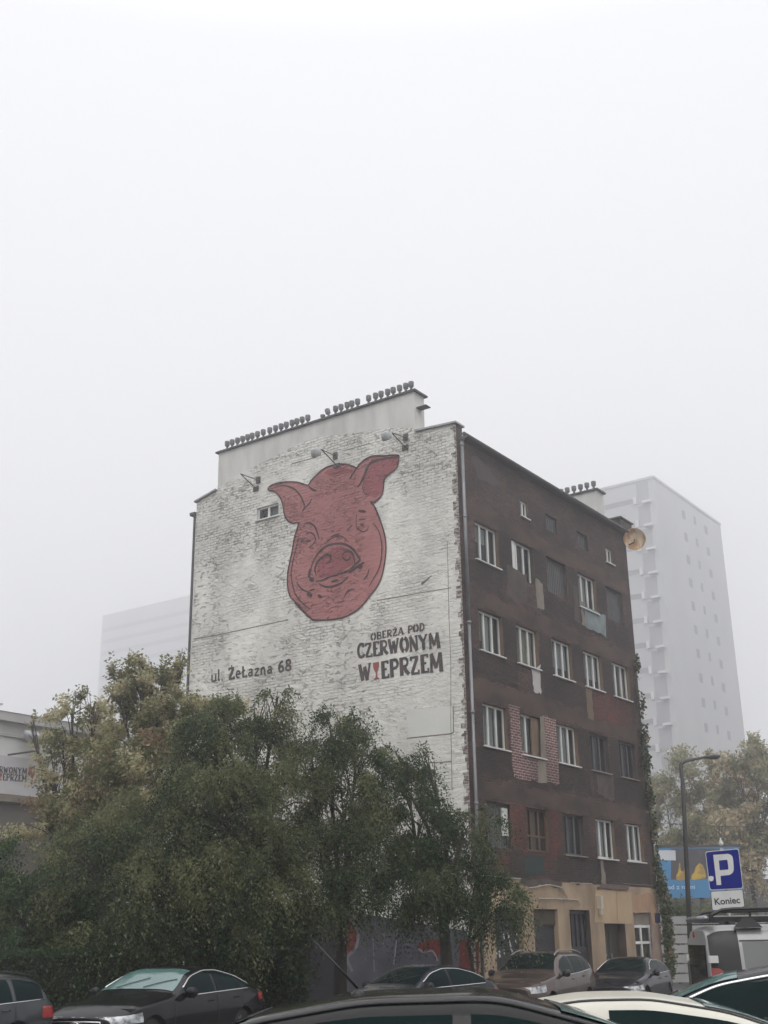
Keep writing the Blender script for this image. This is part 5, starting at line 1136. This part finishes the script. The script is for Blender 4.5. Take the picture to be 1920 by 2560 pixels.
for sg in (1, -1):
    rows = []
    for x in np.linspace(1.6, 3.9, 30):
        yy = c.side(x, float(c.top(x))-.04)-.035; z_ = c.zat(x, yy)+.006; rows.append([(c.X(x), sg*(yy-.014), c.zat(x, yy-.014)+.007), (c.X(x), sg*(yy+.014), c.zat(x, yy+.014)+.007)])
    b.grid(rows)
b.build('roof_strip', trim_m, o)
put(o, c, 1560, 9.0, R(-62), 2.75); o.scale = (1, 1, .912)
c = Car(4.6, top=[(0, .74), (.1, .82), (.5, .95), (1.0, 1.02), (1.3, 1.07), (2.1, 1.42), (2.6, 1.51), (3.2, 1.50), (3.7, 1.40), (4.25, 1.12), (4.6, .95)], belt=[(0, .64), (.3, .78), (1.2, .94), (3, 1.0), (4.2, 1.03), (4.6, .86)],
        half=[(0, .58), (.06, .7), (.2, .8), (.5, .87), (1, .91), (3.6, .91), (4.2, .85), (4.5, .78), (4.6, .68)], wheels=(.86, 3.65))
o = thing('parked_car', 'glossy black car with chrome window arch in front of the van', 'car', group='parked cars')
pk = paint('paint_jet', (.013, .013, .016))
c.body(pk, o); c.wheels_(o); c.side_windows([(1.62, 2.85), (2.92, 3.85)], o, cglass, trim=chrome, marg=.07, tw=.016); c.screen(1.42, 2.28, .86, o, wglass, 'windscreen'); c.screen(3.6, 4.25, .82, o, cglass, 'rear_window')
c.extras(o, pk, 1.72, (1.36, 2.88)); c.lights(.03, .5, .62, .74, o, lamp_l, 'headlight', taper=.08); c.lights(4.2, 4.58, .82, 1.0, o, red_l, 'tail_light')
put(o, c, 1925, 11.4, R(110), 2.6); o.scale = (1, 1, .955)
# ---- the van with its roof rack
c = Car(4.8, top=[(0, .95), (.1, 1.02), (.6, 1.16), (1.0, 1.24), (1.75, 1.82), (2.2, 1.98), (3.0, 2.0), (4.68, 1.995), (4.77, 1.965), (4.8, 1.93)], belt=[(0, .80), (.5, 1.02), (1.1, 1.14), (4.6, 1.14), (4.8, 1.12)],
        half=[(0, .66), (.08, .80), (.3, .88), (.8, .92), (4.6, .92), (4.75, .91), (4.8, .89)], wheels=(.9, 3.8), R_=.34, zb=.25, tum=.16, n=7.5)
silver = paint('paint_silver', (.38, .38, .375), rough=.35, metal=.2)
o = thing('parked_van', 'silver van with black roof rack below the parking sign', 'van')
c.body(silver, o); c.wheels_(o)
c.side_windows([(1.55, 2.35)], o, cglass, trim=None, marg=.16, sill=.06); c.screen(1.06, 1.95, .88, o, wglass, 'windscreen')
lo, hi = (lambda x: 1.05), (lambda x: 1.80)
for sg in (1, -1):
    b = MB(); b.grid(c.patch(2.55, 4.40, lambda x: .55, lambda x: 1.79, sg, .006)); b.build('side_panel', paint('paint_panel_grey', (.20, .205, .20), .5, .2), o, True)
    b = MB(); b.grid(c.patch(2.45, 4.43, lambda x: 1.80, lambda x: 1.815, sg, .010)); b.build('gutter_strip', trim_m, o)
    b = MB(); b.grid(c.patch(4.44, 4.785, lambda x: 1.02, lambda x: float(c.top(x))-.07, sg, .008, 14, 14)); b.build('corner_trim', trim_m, o, True)
    b = MB(); b.grid(c.patch(4.60, 4.79, lambda x: 1.02, lambda x: 1.50-.9*max(0, 4.70-x), sg, .016, 10, 8)); b.build('tail_light', red_l, o, True)
    b = MB(); b.box(c.X(4.82), c.X(4.72), sg*.90-.06, sg*.90+.06, 1.56, 1.64); b.build('rear_hinge', plate_m, o)
b = MB(); b.box(c.X(4.825), c.X(4.795), -.66, .66, 1.06, 1.76); b.build('rear_window', cglass, o)
b = MB(); b.box(c.X(4.812), c.X(4.79), -.76, .76, .95, 1.84); b.build('rear_door', silver, o)
b = MB(); b.lathe([(.02, .02), (.07, .015), (.075, 0)], (c.X(4.79), .25, 1.885), 12, 'x', Matrix.Diagonal((-1, 1, .6))); b.build('brake_light', red_l, o)
plate(c, o, False)
b = MB()
for sg in (1, -1):
    y = sg*.70; P3 = [(c.X(4.72), y, 2.05), (c.X(4.70), y, 2.11), (c.X(4.58), y, 2.165), (c.X(4.45), y, 2.175), (c.X(3.6), y, 2.18), (c.X(2.3), y, 2.18), (c.X(2.15), y, 2.15), (c.X(2.1), y, 2.05)]
    b.tube(P3, .022, 8); b.box(c.X(4.72), c.X(2.1), y-.02, y+.02, 2.03, 2.085)
    for x in (4.0, 3.2, 2.6): b.tube([(c.X(x), y, 2.05), (c.X(x), y, 2.18)], .016, 6)
    for x in (4.3, 3.3, 2.4): b.add([(c.X(x)+dx, y+dy*(1 if z > 2.05 else 1.6), z) for z in (1.955, 2.07) for dy in (-.035, .035) for dx in ((-.16, .16) if z < 2.05 else (-.05, .05))], ((0, 2, 3, 1), (4, 5, 7, 6), (0, 1, 5, 4), (2, 6, 7, 3), (0, 4, 6, 2), (1, 3, 7, 5)))
for x in np.arange(2.2, 4.7, .42): b.box(c.X(x)-.025, c.X(x)+.025, -.68, .68, 2.04, 2.075)
b.tube([(c.X(4.72), -.70, 2.09), (c.X(4.72), .70, 2.09)], .03, 8)
rk = b.build('roof_rack', trim_m, o)
b = MB(); b.tube([(c.X(4.78), -.74, 2.07), (c.X(4.78), .74, 2.07)], .036, 8); b.build('load_roller', rim_m, rk, True)
put(o, c, 1738, 14.9, R(-60), 4.7); o.scale = (.95, .95, .915)

# ------------------------------------------------------------------ parking sign, street lamp
zs = Zm(1600, 2080, .1929)
SD = 19.5
gp = ground(1822, SD); sa = YAW-R(90)-R(16)
o = thing('parking_sign', 'blue parking sign with a white Koniec plate leaning on a grey post', 'sign', gp, sa)
ex2 = Vector((math.cos(sa), math.sin(sa), 0)); nrm = Vector((ex2.y, -ex2.x, 0))
def sg_(p):
    d = ray(*zs(p)); t = (gp-CAM).dot(nrm)/d.dot(nrm); k = CAM+d*t; return Vector(((k-gp).dot(ex2), k.z-gp.z))
Q = [sg_(p) for p in ((845, 258), (1280, 215), (1340, 735), (905, 758))]
def bil(Q, a, z): lo = Q[3].lerp(Q[2], a); hi = Q[0].lerp(Q[1], a); q = lo.lerp(hi, z); return (q.x, q.y)
def rrect(Q, m_, r_=.06, n=4):
    pts = []
    for cx, cy, a0 in ((1-m_-r_, 1-m_-r_, 0), (m_+r_, 1-m_-r_, 90), (m_+r_, m_+r_, 180), (1-m_-r_, m_+r_, 270)):
        for k in range(n+1): a = R(a0+90*k/n); pts.append(bil(Q, cx+r_*math.cos(a), cy+r_*math.sin(a)))
    return pts
PS = lambda a, z, d=0.0: Vector((a, -d, z))
blue = mat('sign_blue', (.006, .014, .20), (.005, .012, .16), 2, .45, spec=.15); swhite = mat('sign_white', (.62, .62, .60), (.54, .54, .52), 5, .4)
b = MB(); b.slab(PS, rrect(Q, 0), .02, .05); p1_ = b.build('sign_panel', swhite, o)
b = MB(); b.poly(PS, rrect(Q, .018), off=.052); b.build('blue_field', blue, p1_)
zp = lambda *pts: [tuple(sg_(p)) for p in pts]
b = MB()
outl = zp((950, 300), (1140, 285)) + [tuple(sg_((p.x, p.y))) for p in smoothline([(1140, 285), (1185, 305), (1205, 350), (1215, 480), (1200, 530), (1160, 558)], 4)][1:] + zp((1045, 572), (1055, 688), (995, 690))
hole = zp((1022, 372), (1125, 362)) + zp((1135, 372), (1147, 480), (1137, 490), (1035, 497))
b.poly(PS, outl, [hole], off=.0545); b.build('letter', swhite, p1_)
b = MB(); b.poly(PS, [tuple(sg_((p.x, p.y))) for p in smoothline([(895, 580), (940, 575), (955, 590), (953, 622), (940, 636), (905, 637)], 3, True)], off=.0545); b.build('sticker', plate_m, p1_)
Q2 = [sg_(p) for p in ((912, 772), (1335, 745), (1362, 970), (935, 1020))]
Q2 = [Q2[0], Q2[1], Q2[2], Q2[3]]
b = MB(); b.slab(PS, rrect(Q2, 0), .02, .05); p2_ = b.build('plate_panel', mat('sign_black', (.02, .02, .02), (.015, .015, .015), 3, .5), o)
b = MB(); b.poly(PS, rrect(Q2, .02), off=.052); b.build('plate_field', swhite, p2_)
k0 = sg_((968, 945)); k1 = sg_((1300, 920)); ang = math.atan2(k1.y-k0.y, k1.x-k0.x); kh = (sg_((962, 860))-k0).length
tx_ = text_mesh('lettering', 'Koniec', kh*1.38, MATS['sign_black'], p2_, Matrix.Translation((k0.x, -.0535, k0.y)) @ Matrix.Rotation(R(90), 4, 'X') @ Matrix.Rotation(ang, 4, 'Z'), .003, .0008, .98)
wtx = max(v.co.x for v in tx_.data.vertices)-min(v.co.x for v in tx_.data.vertices); want = abs(k1.x-k0.x)
for v in tx_.data.vertices: v.co.x = k0.x+(v.co.x-min(k0.x, v.co.x if False else k0.x))*want/wtx
tp_ = (Q[0]+Q[1])/2; bt_ = (Q2[2]+Q2[3])/2
sl = (tp_.x-bt_.x)/(tp_.y-bt_.y); x0_ = bt_.x-sl*bt_.y
b = MB(); b.tube([(x0_, 0, 0), (tp_.x, 0, tp_.y+.03)], .030, 10); b.build('post', metal_g, o, True)
# lamp
LD = 41
gl = ground(1722, LD); o = thing('street_lamp', 'grey street lamp with a bent arm in front of the tower foot', 'street lamp', gl, YAW-R(90))
def lp(u, v): d = ray(u, v); t = (gl-CAM).dot(FH)/d.dot(FH); k = CAM+d*t; e3 = Vector((math.cos(YAW-R(90)), math.sin(YAW-R(90)), 0)); return ((k-gl).dot(e3), 0, k.z-gl.z)
dk = mat('lamp_post_grey', (.085, .085, .085), (.06, .06, .06), 2, .6, metal=.2)
b = MB(); z8 = Zm(1500, 1180, .4158)
t0 = lp(*z8((490, 1800))); b.tube([(0, 0, 0), (.0, 0, 1.2)], .12, 10); b.tube([(0, 0, 1.2), (t0[0], 0, t0[2]-.6), lp(*z8((488, 1775))), lp(*z8((490, 1755))), lp(*z8((505, 1742))), lp(*z8((540, 1732))), lp(*z8((640, 1713)))], [.085, .07, .065, .062, .058, .05, .045], 9); b.build('pole', dk, o, True)
e0 = Vector(lp(*z8((630, 1716)))); e1 = Vector(lp(*z8((722, 1710)))); b = MB(); d_ = e1-e0
prof = [(.05, .06), (.25, .11), (.6, .16), (.85, .15), (1.0, .05)]
rows = []
for t_, r_ in [(0, .04)]+prof:
    c_ = e0+d_*t_; rows.append([(c_.x, r_*1.1*math.cos(a), c_.z+r_*.55*math.sin(a)) for a in np.linspace(0, 2*math.pi, 13)])
b.grid(rows); b.f.append(tuple(range(12))); hd = b.build('lamp_head', dk, o, True)
b = MB(); rows = [[((e0+d_*t_).x, y, (e0+d_*t_).z-.03-.07*math.sin(math.pi*(t_-.35)/.5)*(1-abs(y)/.14)) for y in np.linspace(-.12, .12, 7)] for t_ in np.linspace(.35, .85, 9)]; b.grid(rows); b.build('lamp_glass', mat('lamp_lens', (.30, .25, .20), (.22, .19, .16), 4, .3), hd, True)
# a second, small lamp hanging on its wire among the far trees
pl_ = at(1802, 2106, 52); o = thing('hanging_lamp', 'small pale lamp hanging on a wire above the parking sign', 'lamp', pl_); o.scale = (.6, .6, .6)
b = MB(); b.lathe([(.03, .32), (.05, .2), (.17, -.05), (.18, -.15), (.10, -.22)], (0, 0, 0), 12); b.build('lamp_shade', plate_m, o, True)
b = MB(); b.tube([(0, 0, .3), (0, 0, 1.1)], .02, 5); b.tube([(-9, 5, 1.25), (0, 0, 1.1), (9, -5, 1.25)], .012, 4); b.build('wire', zincdk, o)

# ------------------------------------------------------------------ the fog
b = MB(); b.box(-680, 680, -680, 680, -1.0, 118); hz = b.build('haze', None, None); tag(hz, kind='stuff')
mt = bpy.data.materials.new('fog'); mt.use_nodes = True; n = mt.node_tree; n.nodes.clear()
v = n.nodes.new('ShaderNodeVolumePrincipled'); v.inputs['Color'].default_value = (.97, .97, .985, 1); v.inputs['Density'].default_value = HAZE; v.inputs['Anisotropy'].default_value = .82
om = n.nodes.new('ShaderNodeOutputMaterial'); n.links.new(v.outputs[0], om.inputs['Volume']); hz.data.materials.clear(); hz.data.materials.append(mt)
